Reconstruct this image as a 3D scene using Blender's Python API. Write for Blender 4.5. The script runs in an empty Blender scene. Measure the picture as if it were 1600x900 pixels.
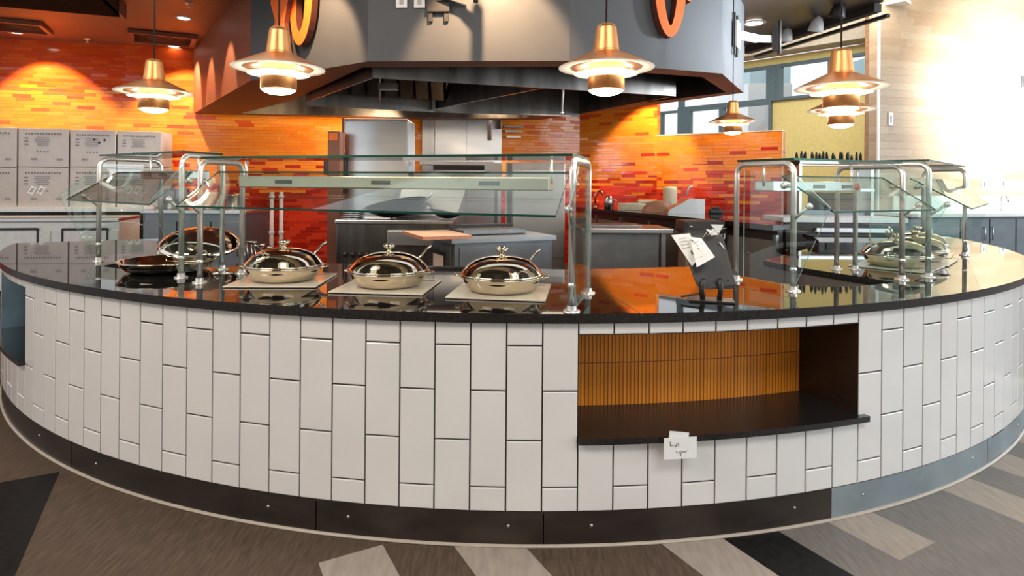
import bpy, bmesh, math, random
from mathutils import Vector, Matrix
random.seed(7)
sin, cos, PI = math.sin, math.cos, math.pi
R = math.radians
SC = bpy.context.scene

# ------------------------------------------------------------------ camera
F, X0, Y0, ROLL, EYE = 930.0, 785.0, 285.0, 0.008, 1.506
cam_d = bpy.data.cameras.new('camera'); cam = bpy.data.objects.new('camera', cam_d)
SC.collection.objects.link(cam); SC.camera = cam
cam_d.sensor_fit = 'HORIZONTAL'; cam_d.sensor_width = 36.0; cam_d.lens = 36.0 * F / 1600.0
cam_d.shift_x = (800 - X0) / 1600.0; cam_d.shift_y = (Y0 - 450) / 1600.0
cam_d.clip_start = 0.05; cam_d.clip_end = 200
cam.matrix_world = Matrix.Translation((0, 0, EYE)) @ Matrix.Rotation(R(90), 4, 'X') @ Matrix.Rotation(ROLL, 4, 'Z')

# ------------------------------------------------------------------ render look, world, big lights
SC.view_settings.view_transform = 'Standard'; SC.view_settings.look = 'None'
SC.view_settings.gamma = 1.0; SC.view_settings.use_curve_mapping = False
SC.view_settings.exposure = 0.35
SC.cycles.use_denoising = True
SC.cycles.max_bounces = 10; SC.cycles.transparent_max_bounces = 24
SC.cycles.glossy_bounces = 6; SC.cycles.diffuse_bounces = 4
SC.cycles.sample_clamp_indirect = 6.0
world = bpy.data.worlds.new('world'); SC.world = world; world.use_nodes = True
wn = world.node_tree.nodes['Background']
wn.inputs[0].default_value = (0.93, 0.97, 1.0, 1); wn.inputs[1].default_value = 1.0

def light(kind, name, loc, target, power, color, size=1.0, size_y=None, spot=None, blend=0.5):
    d = bpy.data.lights.new(name, kind); o = bpy.data.objects.new(name, d)
    SC.collection.objects.link(o); o.location = loc
    d.energy = power; d.color = color
    if kind == 'AREA':
        d.shape = 'RECTANGLE'; d.size = size; d.size_y = size_y or size
    elif kind in ('SPOT', 'POINT'):
        d.shadow_soft_size = size
    if kind == 'SPOT':
        d.spot_size = R(spot); d.spot_blend = blend
    if target is not None:
        o.rotation_euler = (Vector(target) - Vector(loc)).to_track_quat('-Z', 'Y').to_euler()
    return o
WARM = (1.0, 0.72, 0.44); WARM2 = (1.0, 0.83, 0.64); COOL = (0.80, 0.91, 1.0)
light('AREA', 'window_daylight', (8.6, 0.5, 2.6), (1.0, 5.0, 1.2), 170, COOL, 5.0, 3.2)
light('AREA', 'side_window_daylight', (11.5, 5.6, 3.0), (2.5, 6.6, 2.6), 170, COOL, 5.0, 3.0)
light('SPOT', 'facet_fill_spot', (6.6, 4.9, 2.5), (2.5, 6.4, 3.0), 4000, COOL, 0.4, spot=30, blend=0.7)  # added spot inside the room that brightens the bulkhead's right end
light('AREA', 'dining_fill', (5.6, 10.6, 5.3), (6.2, 12.0, 2.0), 240, (1, 0.97, 0.92), 3.0, 3.0)  # added area light to brighten the yellow wall and far windows
light('AREA', 'front_fill', (-4.0, -0.2, 5.3), (-2.6, 2.0, 0.6), 300, (1.0, 0.86, 0.74), 3.5, 2.5)  # added warm fill for the left of the island front
light('AREA', 'front_fill', (2.0, -0.6, 5.3), (1.2, 1.8, 0.6), 210, (1.0, 0.97, 0.94), 3.0, 2.5)  # added fill for the rest of the island front
light('AREA', 'kitchen_fill', (-1.0, 8.9, 2.48), (-1.0, 8.9, 0), 30, WARM2, 4.0, 1.0)  # added fill at hood level to brighten the kitchen
light('SPOT', 'wood_wall_glare_fill', (9.4, 5.0, 3.8), (9.0, 10.5, 3.1), 6500, (0.96, 0.98, 1.0), 0.2, spot=50, blend=1.0)  # added spot that makes the daylight glare on the planks
for p, t, e, c, s in [
        ((-7.0, 8.55, 3.6), (-7.05, 9.4, 1.9), 230, WARM, 84),
        ((-5.0, 8.95, 3.6), (-5.1, 9.75, 1.9), 230, WARM, 84),
        ((-1.75, 8.95, 2.54), (-3.6, 10.0, 1.75), 210, WARM, 110),  # added fill above the refrigerator for the orange wall
        ((-3.0, 7.6, 2.9), (-3.3, 9.9, 0.7), 480, WARM2, 44),  # added fill to brighten the red lower wall
        ((-0.2, 9.5, 3.0), (0.2, 10.9, 1.7), 150, WARM, 88),
        ((2.3, 9.6, 3.0), (2.6, 10.4, 1.8), 120, WARM, 84),
        ((3.3, 8.8, 3.4), (3.6, 9.6, 1.8), 90, WARM, 84),
        ((-0.22, 4.42, 3.56), (-0.1, 5.35, 2.6), 240, (1.0, 0.66, 0.38), 70),
        ((-1.95, 5.0, 3.56), (-1.75, 5.75, 2.6), 160, (1.0, 0.66, 0.38), 66),
        ((-3.75, 6.9, 3.6), (-3.3, 7.4, 2.4), 110, WARM, 50),
        ((-4.45, 8.0, 3.6), (-4.0, 8.5, 2.4), 110, WARM, 46)]:
    light('SPOT', 'ceiling_or_fill_spot', p, t, e, c, 0.3 if p[2] == 2.54 else 0.04, spot=s, blend=0.35)

# ------------------------------------------------------------------ pixel helpers: a pixel of the photo to a place in the room
def uv(x, y):
    return (x - X0) + ROLL * (y - Y0), (y - Y0) - ROLL * (x - X0)
def PZ(x, y, d):
    u, v = uv(x, y); return Vector((u / F * d, d, EYE - v / F * d))
def PH(x, y, h):
    u, v = uv(x, y); d = (EYE - h) * F / v; return Vector((u / F * d, d, h))
def XZ(x, d): return (x - X0) / F * d
CX, CY, RR = 0.10, 7.10, 4.646
TH0, DTH = R(2.72), R(1.835)
def pol(r, th): return (CX + r * sin(th), CY - r * cos(th))
def thn(n): return TH0 + n * DTH

# ------------------------------------------------------------------ materials
def nt(name):
    m = bpy.data.materials.new(name); m.use_nodes = True
    t = m.node_tree; return m, t, t.nodes['Principled BSDF']
def setp(b, col=None, rough=None, metal=None, ior=None, spec=None, coat=None):
    if col is not None: b.inputs['Base Color'].default_value = (*col, 1)
    if rough is not None: b.inputs['Roughness'].default_value = rough
    if metal is not None: b.inputs['Metallic'].default_value = metal
    if ior is not None: b.inputs['IOR'].default_value = ior
    if spec is not None: b.inputs['Specular IOR Level'].default_value = spec
    if coat is not None: b.inputs['Coat Weight'].default_value = coat; b.inputs['Coat Roughness'].default_value = 0.03
class N:
    def __init__(s, t): s.t = t
    def new(s, kind, **kw):
        n = s.t.nodes.new(kind)
        for k, v in kw.items(): setattr(n, k, v)
        return n
    def link(s, a, b): s.t.links.new(a, b)
    def math(s, op, a, b=None, c=None, clamp=False):
        n = s.new('ShaderNodeMath', operation=op); n.use_clamp = clamp
        for i, v in enumerate((a, b, c)):
            if v is None: continue
            if isinstance(v, (int, float)): n.inputs[i].default_value = v
            else: s.link(v, n.inputs[i])
        return n.outputs[0]
    def ramp(s, fac, stops, interp='LINEAR'):
        n = s.new('ShaderNodeValToRGB'); cr = n.color_ramp; cr.interpolation = interp
        while len(cr.elements) < len(stops): cr.elements.new(0.5)
        for e, (p, c) in zip(cr.elements, stops):
            e.position = p; e.color = (*c, 1) if len(c) == 3 else c
        s.link(fac, n.inputs[0]); return n.outputs[0]
    def mix(s, fac, a, b):
        n = s.new('ShaderNodeMix', data_type='RGBA')
        for sock, v in ((n.inputs[0], fac), (n.inputs[6], a), (n.inputs[7], b)):
            if isinstance(v, (int, float)): sock.default_value = v
            elif isinstance(v, tuple): sock.default_value = (*v, 1)
            else: s.link(v, sock)
        return n.outputs[2]
def plain(name, col, rough=0.5, metal=0.0, noise=0.06, scale=20.0, stretch=(1, 1, 1), bump=0.0, **kw):
    m, t, b = nt(name); g = N(t); setp(b, col, rough, metal, **kw)
    tc = g.new('ShaderNodeTexCoord'); mp = g.new('ShaderNodeMapping'); mp.inputs['Scale'].default_value = stretch
    g.link(tc.outputs['Object'], mp.inputs[0])
    nz = g.new('ShaderNodeTexNoise'); nz.inputs['Scale'].default_value = scale; nz.inputs['Detail'].default_value = 4
    g.link(mp.outputs[0], nz.inputs['Vector'])
    f = nz.outputs['Fac']
    lo = tuple(max(0, c * (1 - noise)) for c in col); hi = tuple(min(1, c * (1 + noise)) for c in col)
    g.link(g.ramp(f, [(0.3, lo), (0.7, hi)]), b.inputs['Base Color'])
    if rough > 0.04:
        g.link(g.math('MULTIPLY_ADD', f, rough * 0.4, rough * 0.8), b.inputs['Roughness'])
    if bump:
        bp = g.new('ShaderNodeBump'); bp.inputs['Strength'].default_value = bump; bp.inputs['Distance'].default_value = 0.01
        g.link(f, bp.inputs['Height']); g.link(bp.outputs[0], b.inputs['Normal'])
    return m
def brick(name, w, h, shift, colors, probs=None, grout=(0.1, 0.03, 0.02), gw=0.003, rough=0.12, jitter=0.02, red=None, vert=False, random_shift=False, grain=0.0):
    """tiles laid in the panel's own metres (uv); one random colour per tile"""
    m, t, b = nt(name); g = N(t); setp(b, (0.5, 0.5, 0.5), rough)
    u0 = g.new('ShaderNodeUVMap'); sp = g.new('ShaderNodeSeparateXYZ'); g.link(u0.outputs[0], sp.inputs[0])
    U, V = sp.outputs[0], sp.outputs[1]
    if vert: U, V = V, U
    vr = g.math('DIVIDE', V, h); row = g.math('FLOOR', vr)
    if random_shift:
        wr = g.new('ShaderNodeTexWhiteNoise', noise_dimensions='1D'); g.link(row, wr.inputs['W']); sh = wr.outputs['Value']
    else:
        sh = g.math('MULTIPLY', g.math('MODULO', g.math('ABSOLUTE', row), 2.0), shift)
    uc = g.math('ADD', g.math('DIVIDE', U, w), sh); col = g.math('FLOOR', uc)
    cb = g.new('ShaderNodeCombineXYZ'); g.link(col, cb.inputs[0]); g.link(row, cb.inputs[1])
    wn_ = g.new('ShaderNodeTexWhiteNoise', noise_dimensions='2D'); g.link(cb.outputs[0], wn_.inputs['Vector'])
    rnd = wn_.outputs['Value']
    sc = g.new('ShaderNodeSeparateColor'); g.link(wn_.outputs['Color'], sc.inputs[0])
    stops = [(i / len(colors), c) for i, c in enumerate(colors)]
    c1 = g.ramp(sc.outputs[1], stops, 'CONSTANT')
    if red:
        cols2, pstops = red
        c2 = g.ramp(sc.outputs[1], [(i / len(cols2), c) for i, c in enumerate(cols2)], 'CONSTANT')
        c3 = g.ramp(sc.outputs[1], [(i / len(TOP_DIM), c) for i, c in enumerate(TOP_DIM)], 'CONSTANT')
        c2 = g.mix(g.math('GREATER_THAN', sp.outputs[1], 2.2), c2, c3)
        hn = g.math('DIVIDE', sp.outputs[1], 4.0)
        p = g.ramp(hn, [(h_ / 4.0, (v, v, v)) for h_, v in pstops])
        isred_or_dim = g.math('LESS_THAN', rnd, p)
        c1 = g.mix(isred_or_dim, c1, c2)
    if grain:
        nz = g.new('ShaderNodeTexNoise'); nz.inputs['Scale'].default_value = 6; nz.inputs['Detail'].default_value = 5
        mp = g.new('ShaderNodeMapping'); mp.inputs['Scale'].default_value = (1, 12, 1) if not vert else (12, 1, 1)
        g.link(u0.outputs[0], mp.inputs[0]); g.link(mp.outputs[0], nz.inputs['Vector'])
        gr = g.ramp(nz.outputs['Fac'], [(0.25, (1 - grain,) * 3), (0.75, (1, 1, 1))])
        mm = g.new('ShaderNodeMix', data_type='RGBA', blend_type='MULTIPLY'); mm.inputs[0].default_value = 1
        g.link(c1, mm.inputs[6]); g.link(gr, mm.inputs[7]); c1 = mm.outputs[2]
    fu = g.math('FRACT', uc); fv = g.math('FRACT', vr)
    gu, gv = gw / w, gw / h
    e = g.math('MINIMUM', g.math('DIVIDE', g.math('MINIMUM', fu, g.math('SUBTRACT', 1.0, fu)), gu),
               g.math('DIVIDE', g.math('MINIMUM', fv, g.math('SUBTRACT', 1.0, fv)), gv))
    tile = g.math('SUBTRACT', e, 0.2, clamp=True)
    fin = g.mix(tile, grout, c1); g.link(fin, b.inputs['Base Color'])
    g.link(g.math('MULTIPLY_ADD', tile, rough - 0.7, 0.7), b.inputs['Roughness'])
    bp = g.new('ShaderNodeBump'); bp.inputs['Strength'].default_value = 0.5; bp.inputs['Distance'].default_value = 0.003
    # each tile tilts a hair, so that it glints by itself
    tilt = g.math('ADD', g.math('MULTIPLY', fu, g.math('SUBTRACT', sc.outputs[0], 0.5)), g.math('MULTIPLY', fv, g.math('SUBTRACT', sc.outputs[2], 0.5)))
    g.link(g.math('ADD', tile, g.math('MULTIPLY', tilt, jitter * 60)), bp.inputs['Height'])
    g.link(bp.outputs[0], b.inputs['Normal'])
    return m
def glow(name, col, s):
    m, t, b = nt(name); setp(b, col, 0.4)
    b.inputs['Emission Color'].default_value = (*col, 1); b.inputs['Emission Strength'].default_value = s
    return m
def clear_glass(name, tint=(0.93, 0.98, 0.96), refl=1.0):
    m = bpy.data.materials.new(name); m.use_nodes = True; t = m.node_tree; t.nodes.clear(); g = N(t)
    out = g.new('ShaderNodeOutputMaterial'); tr = g.new('ShaderNodeBsdfTransparent'); tr.inputs[0].default_value = (*tint, 1)
    gl = g.new('ShaderNodeBsdfGlossy'); gl.inputs['Roughness'].default_value = 0.0
    lw_ = g.new('ShaderNodeLayerWeight'); lw_.inputs[0].default_value = 0.5
    fr = g.math('MULTIPLY_ADD', g.math('POWER', lw_.outputs['Facing'], 5.0), 0.92, 0.045)
    mx = g.new('ShaderNodeMixShader'); g.link(g.math('MULTIPLY', fr, refl, clamp=True), mx.inputs[0])
    g.link(tr.outputs[0], mx.inputs[1]); g.link(gl.outputs[0], mx.inputs[2]); g.link(mx.outputs[0], out.inputs[0])
    return m
M = {}
M['tile'] = plain('white_glazed_tile', (0.74, 0.72, 0.69), 0.16, noise=0.03, scale=3, coat=0.3)
M['grout'] = plain('dark_grout', (0.035, 0.032, 0.03), 0.9)
M['granite'] = plain('black_polished_stone', (0.010, 0.009, 0.009), 0.03, noise=0.5, scale=160, ior=1.55)
M['granite_edge'] = plain('black_stone_edge', (0.016, 0.014, 0.013), 0.22, noise=0.4, scale=90)
M['kick'] = plain('dark_kick_steel', (0.05, 0.038, 0.032), 0.36, 0.5, noise=0.25, scale=4, stretch=(1, 1, 3))
M['kick_reflect'] = plain('kick_steel_reflection_tint', (0.28, 0.33, 0.35), 0.45, 0.6, noise=0.15, scale=4)  # kick steel with the bright reflection at right put into its colour
M['bead'] = plain('pale_floor_bead', (0.42, 0.36, 0.29), 0.4)
M['niche'] = plain('dark_walnut_laminate', (0.022, 0.011, 0.008), 0.35, noise=0.3, scale=8, stretch=(1, 1, 8))
M['niche_steel'] = plain('blue_grey_steel', (0.16, 0.24, 0.29), 0.25, 0.7, noise=0.4, scale=4)
M['mosaic'] = brick('orange_stick_mosaic', 0.33, 0.0185, 0.0, [(0.80, 0.25, 0.012), (0.84, 0.27, 0.014), (0.77, 0.235, 0.012), (0.86, 0.285, 0.018)], grout=(0.22, 0.06, 0.006), gw=0.0032, rough=0.25, vert=True, jitter=0.01)
REDS = [(0.52, 0.022, 0.008), (0.66, 0.035, 0.012), (0.42, 0.015, 0.006), (0.74, 0.05, 0.016)]
ORNG = [(0.93, 0.255, 0.016), (0.94, 0.28, 0.02), (0.92, 0.235, 0.014), (0.94, 0.30, 0.026)]
TOP_DIM = [(0.78, 0.115, 0.014), (0.74, 0.095, 0.012), (0.82, 0.13, 0.016), (0.72, 0.08, 0.012)]  # orange tiles as dimmed near the ceiling, light falloff put into the colour
M['wall_tile'] = brick('red_and_orange_glass_tile', 0.245, 0.052, 0.5, ORNG,
    red=(REDS, [(0.0, 1.0), (1.15, 1.0), (1.35, 0.75), (1.5, 0.45), (1.7, 0.16), (1.85, 0.05), (2.6, 0.06), (2.8, 0.5), (3.0, 1.0)]),
    grout=(0.30, 0.06, 0.02), gw=0.002, rough=0.10, random_shift=True, jitter=0.05)
M['wood'] = brick('pale_oak_planks', 1.25, 0.125, 0.37, [(0.45, 0.315, 0.19), (0.47, 0.335, 0.21), (0.42, 0.285, 0.165), (0.49, 0.36, 0.23), (0.45, 0.32, 0.195)], grout=(0.36, 0.24, 0.14), gw=0.0022, rough=0.32, random_shift=True, grain=0.22, jitter=0.004)
M['wood_end'] = plain('brown_oak', (0.30, 0.155, 0.075), 0.45, noise=0.3, scale=5, stretch=(1, 1, 9))
M['bulk'] = plain('charcoal_paint', (0.085, 0.086, 0.09), 0.55, noise=0.04, scale=3)
M['band'] = plain('brown_red_soffit_paint', (0.20, 0.075, 0.045), 0.5)
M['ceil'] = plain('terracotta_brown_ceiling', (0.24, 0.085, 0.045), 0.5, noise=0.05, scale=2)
M['ceil_dark'] = plain('dark_brown_ceiling', (0.075, 0.055, 0.045), 0.4)
M['cream'] = plain('cream_paint', (0.80, 0.74, 0.62), 0.6)
M['yellow'] = plain('yellow_paint', (0.78, 0.66, 0.25), 0.6)
M['white'] = plain('white_gloss', (0.80, 0.80, 0.79), 0.3)
M['steel'] = plain('brushed_steel', (0.47, 0.46, 0.45), 0.3, 1.0, noise=0.12, scale=6, stretch=(1, 1, 0.15))
M['steel_bright'] = plain('bright_brushed_steel', (0.60, 0.60, 0.60), 0.3, 1.0, noise=0.08, scale=5, stretch=(0.15, 1, 1))
M['steel_dark'] = plain('dark_steel', (0.19, 0.175, 0.16), 0.3, 1.0, noise=0.25, scale=7, stretch=(1, 1, 0.2))
M['steel_grey'] = plain('grey_steel_panel', (0.20, 0.215, 0.23), 0.36, 0.75, noise=0.1, scale=5)
M['post'] = plain('satin_post_metal', (0.82, 0.79, 0.75), 0.34, 0.75, noise=0.05)
M['chrome'] = plain('chrome', (0.66, 0.58, 0.47), 0.05, 1.0, noise=0.04)
M['black'] = plain('black_plastic', (0.018, 0.017, 0.017), 0.4)
M['charcoal'] = plain('charcoal_powder_coat', (0.034, 0.031, 0.029), 0.55)
M['matte_black'] = plain('matte_black_paint', (0.006, 0.005, 0.004), 0.9, spec=0.05)
M['wok'] = plain('black_iron', (0.03, 0.027, 0.024), 0.42, 0.5, noise=0.3)
M['copper'] = plain('satin_copper', (0.92, 0.41, 0.15), 0.36, 0.85, noise=0.05)
M['shade_white'] = plain('white_shade_enamel', (0.92, 0.89, 0.82), 0.4)
M['lamp_glow'] = glow('lamp_lens', (1.0, 0.90, 0.72), 9.0)
M['band_glow'] = glow('added_band_glow', (1.0, 0.86, 0.66), 45.0)
M['down_glow'] = glow('downlight_lens', (1.0, 0.90, 0.78), 7.0)
M['cord'] = plain('dark_cord', (0.02, 0.02, 0.02), 0.6)
M['plate'] = plain('cream_ceramic_plate', (0.72, 0.64, 0.52), 0.12, noise=0.08, scale=12)
M['carton'] = plain('grey_white_cardboard', (0.50, 0.45, 0.42), 0.75, noise=0.05, scale=8)
M['print'] = plain('grey_print', (0.17, 0.15, 0.15), 0.8)
M['tape'] = plain('dark_carton_gap', (0.06, 0.035, 0.025), 0.8)
M['paper'] = plain('white_paper', (0.82, 0.81, 0.78), 0.8, noise=0.03)
M['ink'] = plain('black_ink', (0.02, 0.02, 0.03), 0.7)
M['board'] = plain('pale_cutting_board', (0.80, 0.60, 0.47), 0.5, noise=0.06)
M['board_edge'] = plain('brown_board_edge', (0.42, 0.20, 0.12), 0.5)
M['letter'] = plain('orange_letter_face', (0.86, 0.16, 0.02), 0.45)
M['letter_side'] = plain('dark_letter_side', (0.10, 0.02, 0.01), 0.6)
M['cab'] = plain('blue_grey_laminate', (0.15, 0.18, 0.20), 0.4, noise=0.1, scale=6)
M['cab_brown'] = plain('brown_grey_laminate', (0.15, 0.125, 0.11), 0.4, noise=0.1, scale=6)
M['glass'] = clear_glass('clear_guard_glass')
M['glass_refl'] = clear_glass('slanted_guard_glass', (0.92, 0.97, 0.95), 1.0)
M['glass_edge'] = plain('green_glass_edge', (0.004, 0.05, 0.032), 0.35, spec=0.15)
M['win_glass'] = clear_glass('window_glass', (0.97, 0.99, 1.0))
M['win_frame'] = plain('blue_grey_window_frame', (0.10, 0.16, 0.18), 0.4)
M['facade'] = plain('pale_blue_facade', (0.45, 0.62, 0.66), 0.7)
M['red_handle'] = plain('dull_red_rubber', (0.5, 0.12, 0.09), 0.5)
M['paste'] = plain('cream_plastic', (0.82, 0.74, 0.55), 0.4)
M['floor_a'] = plain('brown_grey_vinyl', (0.105, 0.074, 0.051), 0.55, spec=0.25, noise=0.28, scale=14, stretch=(5, 0.7, 1))
M['floor_b'] = plain('black_vinyl', (0.010, 0.009, 0.008), 0.5, spec=0.2, noise=0.5, scale=30)
M['floor_c'] = plain('pale_tan_vinyl', (0.38, 0.325, 0.27), 0.5, noise=0.12, scale=10, stretch=(4, 0.8, 1), spec=0.3)
M['floor_d'] = plain('warm_grey_vinyl', (0.19, 0.168, 0.15), 0.5, noise=0.2, scale=14, stretch=(5, 0.7, 1))

# ------------------------------------------------------------------ mesh helpers
class MB:
    """collects shapes for one mesh object"""
    def __init__(s): s.bm = bmesh.new(); s.mats = []; s.uvl = None
    def mi(s, m):
        m = M[m] if isinstance(m, str) else m
        if m not in s.mats: s.mats.append(m)
        return s.mats.index(m)
    def face(s, pts, m, smooth=False, uvs=None):
        try: f = s.bm.faces.new([s.bm.verts.new(p) for p in pts])
        except ValueError: return None
        f.material_index = s.mi(m); f.smooth = smooth
        if uvs:
            if s.uvl is None: s.uvl = s.bm.loops.layers.uv.new('UVMap')
            for l, q in zip(f.loops, uvs): l[s.uvl].uv = q
        return f
    def grid(s, rows, m, smooth=True, closed=False, cap=False):
        """rows of points joined into a skin"""
        V = [[s.bm.verts.new(p) for p in r] for r in rows]; k = s.mi(m)
        n = len(V[0])
        for a, b in zip(V, V[1:]):
            for i in range(n if closed else n - 1):
                j = (i + 1) % n
                try:
                    f = s.bm.faces.new((a[i], a[j], b[j], b[i])); f.material_index = k; f.smooth = smooth
                except ValueError: pass
        if cap:
            for r in (V[0], V[-1]):
                try: f = s.bm.faces.new(r if r is V[-1] else r[::-1]); f.material_index = k
                except ValueError: pass
    def prism(s, poly, z0, z1, m, mside=None, bottom=True):
        a = [s.bm.verts.new((x, y, z0)) for x, y in poly]; b = [s.bm.verts.new((x, y, z1)) for x, y in poly]
        km = s.mi(m); ks = s.mi(mside or m); n = len(a)
        f = s.bm.faces.new(b); f.material_index = km
        if bottom: f = s.bm.faces.new(a[::-1]); f.material_index = ks
        for i in range(n):
            j = (i + 1) % n; f = s.bm.faces.new((a[i], a[j], b[j], b[i])); f.material_index = ks
    def box(s, c, size, m, rz=0.0, bev=0.0, rx=0.0, ry=0.0):
        mt = Matrix.Translation(c) @ Matrix.Rotation(rz, 4, 'Z') @ Matrix.Rotation(ry, 4, 'Y') @ Matrix.Rotation(rx, 4, 'X') @ Matrix.Diagonal((*size, 1))
        r = bmesh.ops.create_cube(s.bm, size=1.0, matrix=mt); k = s.mi(m)
        fs = {f for v in r['verts'] for f in v.link_faces}
        for f in fs: f.material_index = k
        if bev:
            es = list({e for f in fs for e in f.edges})
            bv = bmesh.ops.bevel(s.bm, geom=es, offset=bev, segments=2, affect='EDGES', profile=0.6)
            for f in bv['faces']: f.material_index = k
    def lathe(s, prof, m, c=(0, 0, 0), seg=32, ax=1.0, smooth=True, rot=None):
        rows = []
        for r, z in prof:
            ring = []
            for i in range(seg):
                a = 2 * PI * i / seg; p = Vector((r * cos(a) * ax, r * sin(a), z))
                if rot is not None: p = rot @ p
                ring.append(p + Vector(c))
            rows.append(ring)
        s.grid(rows, m, smooth, closed=True)
    def tube(s, pts, r, m, seg=10, cap=True):
        P = [Vector(p) for p in pts]; rows = []; up = None
        for i, p in enumerate(P):
            d = (P[min(i + 1, len(P) - 1)] - P[max(i - 1, 0)]).normalized()
            if up is None: up = d.orthogonal().normalized()
            up = (up - d * up.dot(d)).normalized(); w = d.cross(up)
            rr = r[i] if isinstance(r, (list, tuple)) else r
            rows.append([p + (up * cos(2 * PI * k / seg) + w * sin(2 * PI * k / seg)) * rr for k in range(seg)])
        s.grid(rows, m, True, closed=True, cap=cap)
    def slab(s, pts, off, m, medge=None):
        """a flat outline with thickness off (a vector)"""
        P = [Vector(p) for p in pts]; off = Vector(off); k = s.mi(m); ke = s.mi(medge or m)
        a = [s.bm.verts.new(p) for p in P]; b = [s.bm.verts.new(p + off) for p in P]; n = len(a)
        for q in (a[::-1], b):
            f = s.bm.faces.new(q); f.material_index = k
        for i in range(n):
            j = (i + 1) % n; f = s.bm.faces.new((a[i], a[j], b[j], b[i])); f.material_index = ke
    def build(s, name, parent=None, loc=None, rz=0.0, kind=None, label=None, fix=True, sharp=False):
        if fix:
            bmesh.ops.recalc_face_normals(s.bm, faces=s.bm.faces)
        me = bpy.data.meshes.new(name); s.bm.to_mesh(me); s.bm.free()
        for m in s.mats: me.materials.append(m)
        o = bpy.data.objects.new(name, me); SC.collection.objects.link(o)
        if parent is not None: o.parent = parent
        if loc is not None: o.location = loc
        o.rotation_euler.z = rz
        if kind: o['kind'] = kind
        if label: o['label'] = label
        return o
def tag(o, label, cat, group=None, kind=None):
    o['label'] = label; o['category'] = cat
    if group: o['group'] = group
    if kind: o['kind'] = kind
    return o
def thing(name, label, cat, loc=(0, 0, 0), rz=0.0, group=None):
    o = bpy.data.objects.new(name, None); SC.collection.objects.link(o); o.empty_display_size = 0.1
    o.location = loc; o.rotation_euler.z = rz
    return tag(o, label, cat, group)
def copy_tree(o, parent=None):
    c = o.copy(); SC.collection.objects.link(c); c.parent = parent
    for ch in [q for q in bpy.data.objects if q.parent == o and q != c]: copy_tree(ch, c)
    return c
def dup(o, loc, rz, label):
    c = copy_tree(o); c.location = loc; c.rotation_euler.z = rz; c['label'] = label; return c
def arc(r, t0, t1, n): return [pol(r, t0 + (t1 - t0) * i / n) for i in range(n + 1)]
def wallpanel(name, a, b, z0, z1, m, thick=0.12, kind='structure', side=1, ztop_b=None):
    """upright panel from a to b (plan), metres as uv, thickness behind it"""
    mb = MB(); a = Vector((a[0], a[1], 0)); b = Vector((b[0], b[1], 0)); L = (b - a).length
    n = Vector((-(b - a).y, (b - a).x, 0)).normalized() * thick * side
    zv = lambda z: Vector((0, 0, z))
    mb.face([a + zv(z0), b + zv(z0), b + zv(z1), a + zv(z1)], m, uvs=[(0, z0), (L, z0), (L, z1), (0, z1)])
    mb.face([b + n + zv(z0), a + n + zv(z0), a + n + zv(z1), b + n + zv(z1)], m, uvs=[(0, z0), (L, z0), (L, z1), (0, z1)])
    for p, q in ((a, a + n), (b + n, b)):
        mb.face([q + zv(z0), p + zv(z0), p + zv(z1), q + zv(z1)], m, uvs=[(0, z0), (thick, z0), (thick, z1), (0, z1)])
    mb.face([a + zv(z1), b + zv(z1), b + n + zv(z1), a + n + zv(z1)], m, uvs=[(0, 0), (L, 0), (L, thick), (0, thick)])
    mb.face([a + zv(z0), b + zv(z0), b + n + zv(z0), a + n + zv(z0)], m, uvs=[(0, 0), (L, 0), (L, thick), (0, thick)])
    return mb.build(name, kind=kind)

# ================================================================== THE SETTING
# ---- floor: long vinyl planks laid on the diagonal
d1 = Vector((0.47, -0.883)); d2 = Vector((0.883, 0.47)); pitch = 0.2585
mb = MB()
mb.face([(-14, -6, 0), (16, -6, 0), (16, 20, 0), (-14, 20, 0)], 'floor_a')
def plank(k, t0, t1, m, z=0.0015):
    s0, s1 = 0.99 + k * pitch, 0.99 + (k + 1) * pitch
    q = [d1 * t + d2 * s_ for s_, t in ((s0, t0), (s1, t0), (s1, t1), (s0, t1))]
    mb.prism([(p.x, p.y) for p in q], 0.0002, z, m)
for k, t0, t1, m in [(0, -4, 0.4, 'floor_c'), (1, -4, 0.2, 'floor_a'), (2, -4, 0.5, 'floor_a'), (3, -4, 0.5, 'floor_c'), (4, -4, 0.3, 'floor_b'),
                     (5, -4, 0.4, 'floor_d'), (6, -2.4, -1.354, 'floor_c'), (6, -1.354, 0.4, 'floor_d'), (7, -4, 0.5, 'floor_d'), (8, -4, 0.5, 'floor_d'),
                     (9, -2.4, -0.2, 'floor_c'), (10, -4, 0.2, 'floor_d'), (11, -3, 0.3, 'floor_c'), (12, -4, 0.5, 'floor_d'), (13, -3.6, 0.5, 'floor_c'), (14, -4, 0.5, 'floor_d'), (15, -4, 0.5, 'floor_c'),
                     (16, -4, 0.5, 'floor_d'), (17, -4, 0.5, 'floor_d'), (18, -4, 0.5, 'floor_c'),
                     (-2, -2.404, -1.4, 'floor_c'), (-7, -3.76, -2.2, 'floor_b')]:
    plank(k, t0, t1, m)
mb.build('floor', kind='structure')
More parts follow.
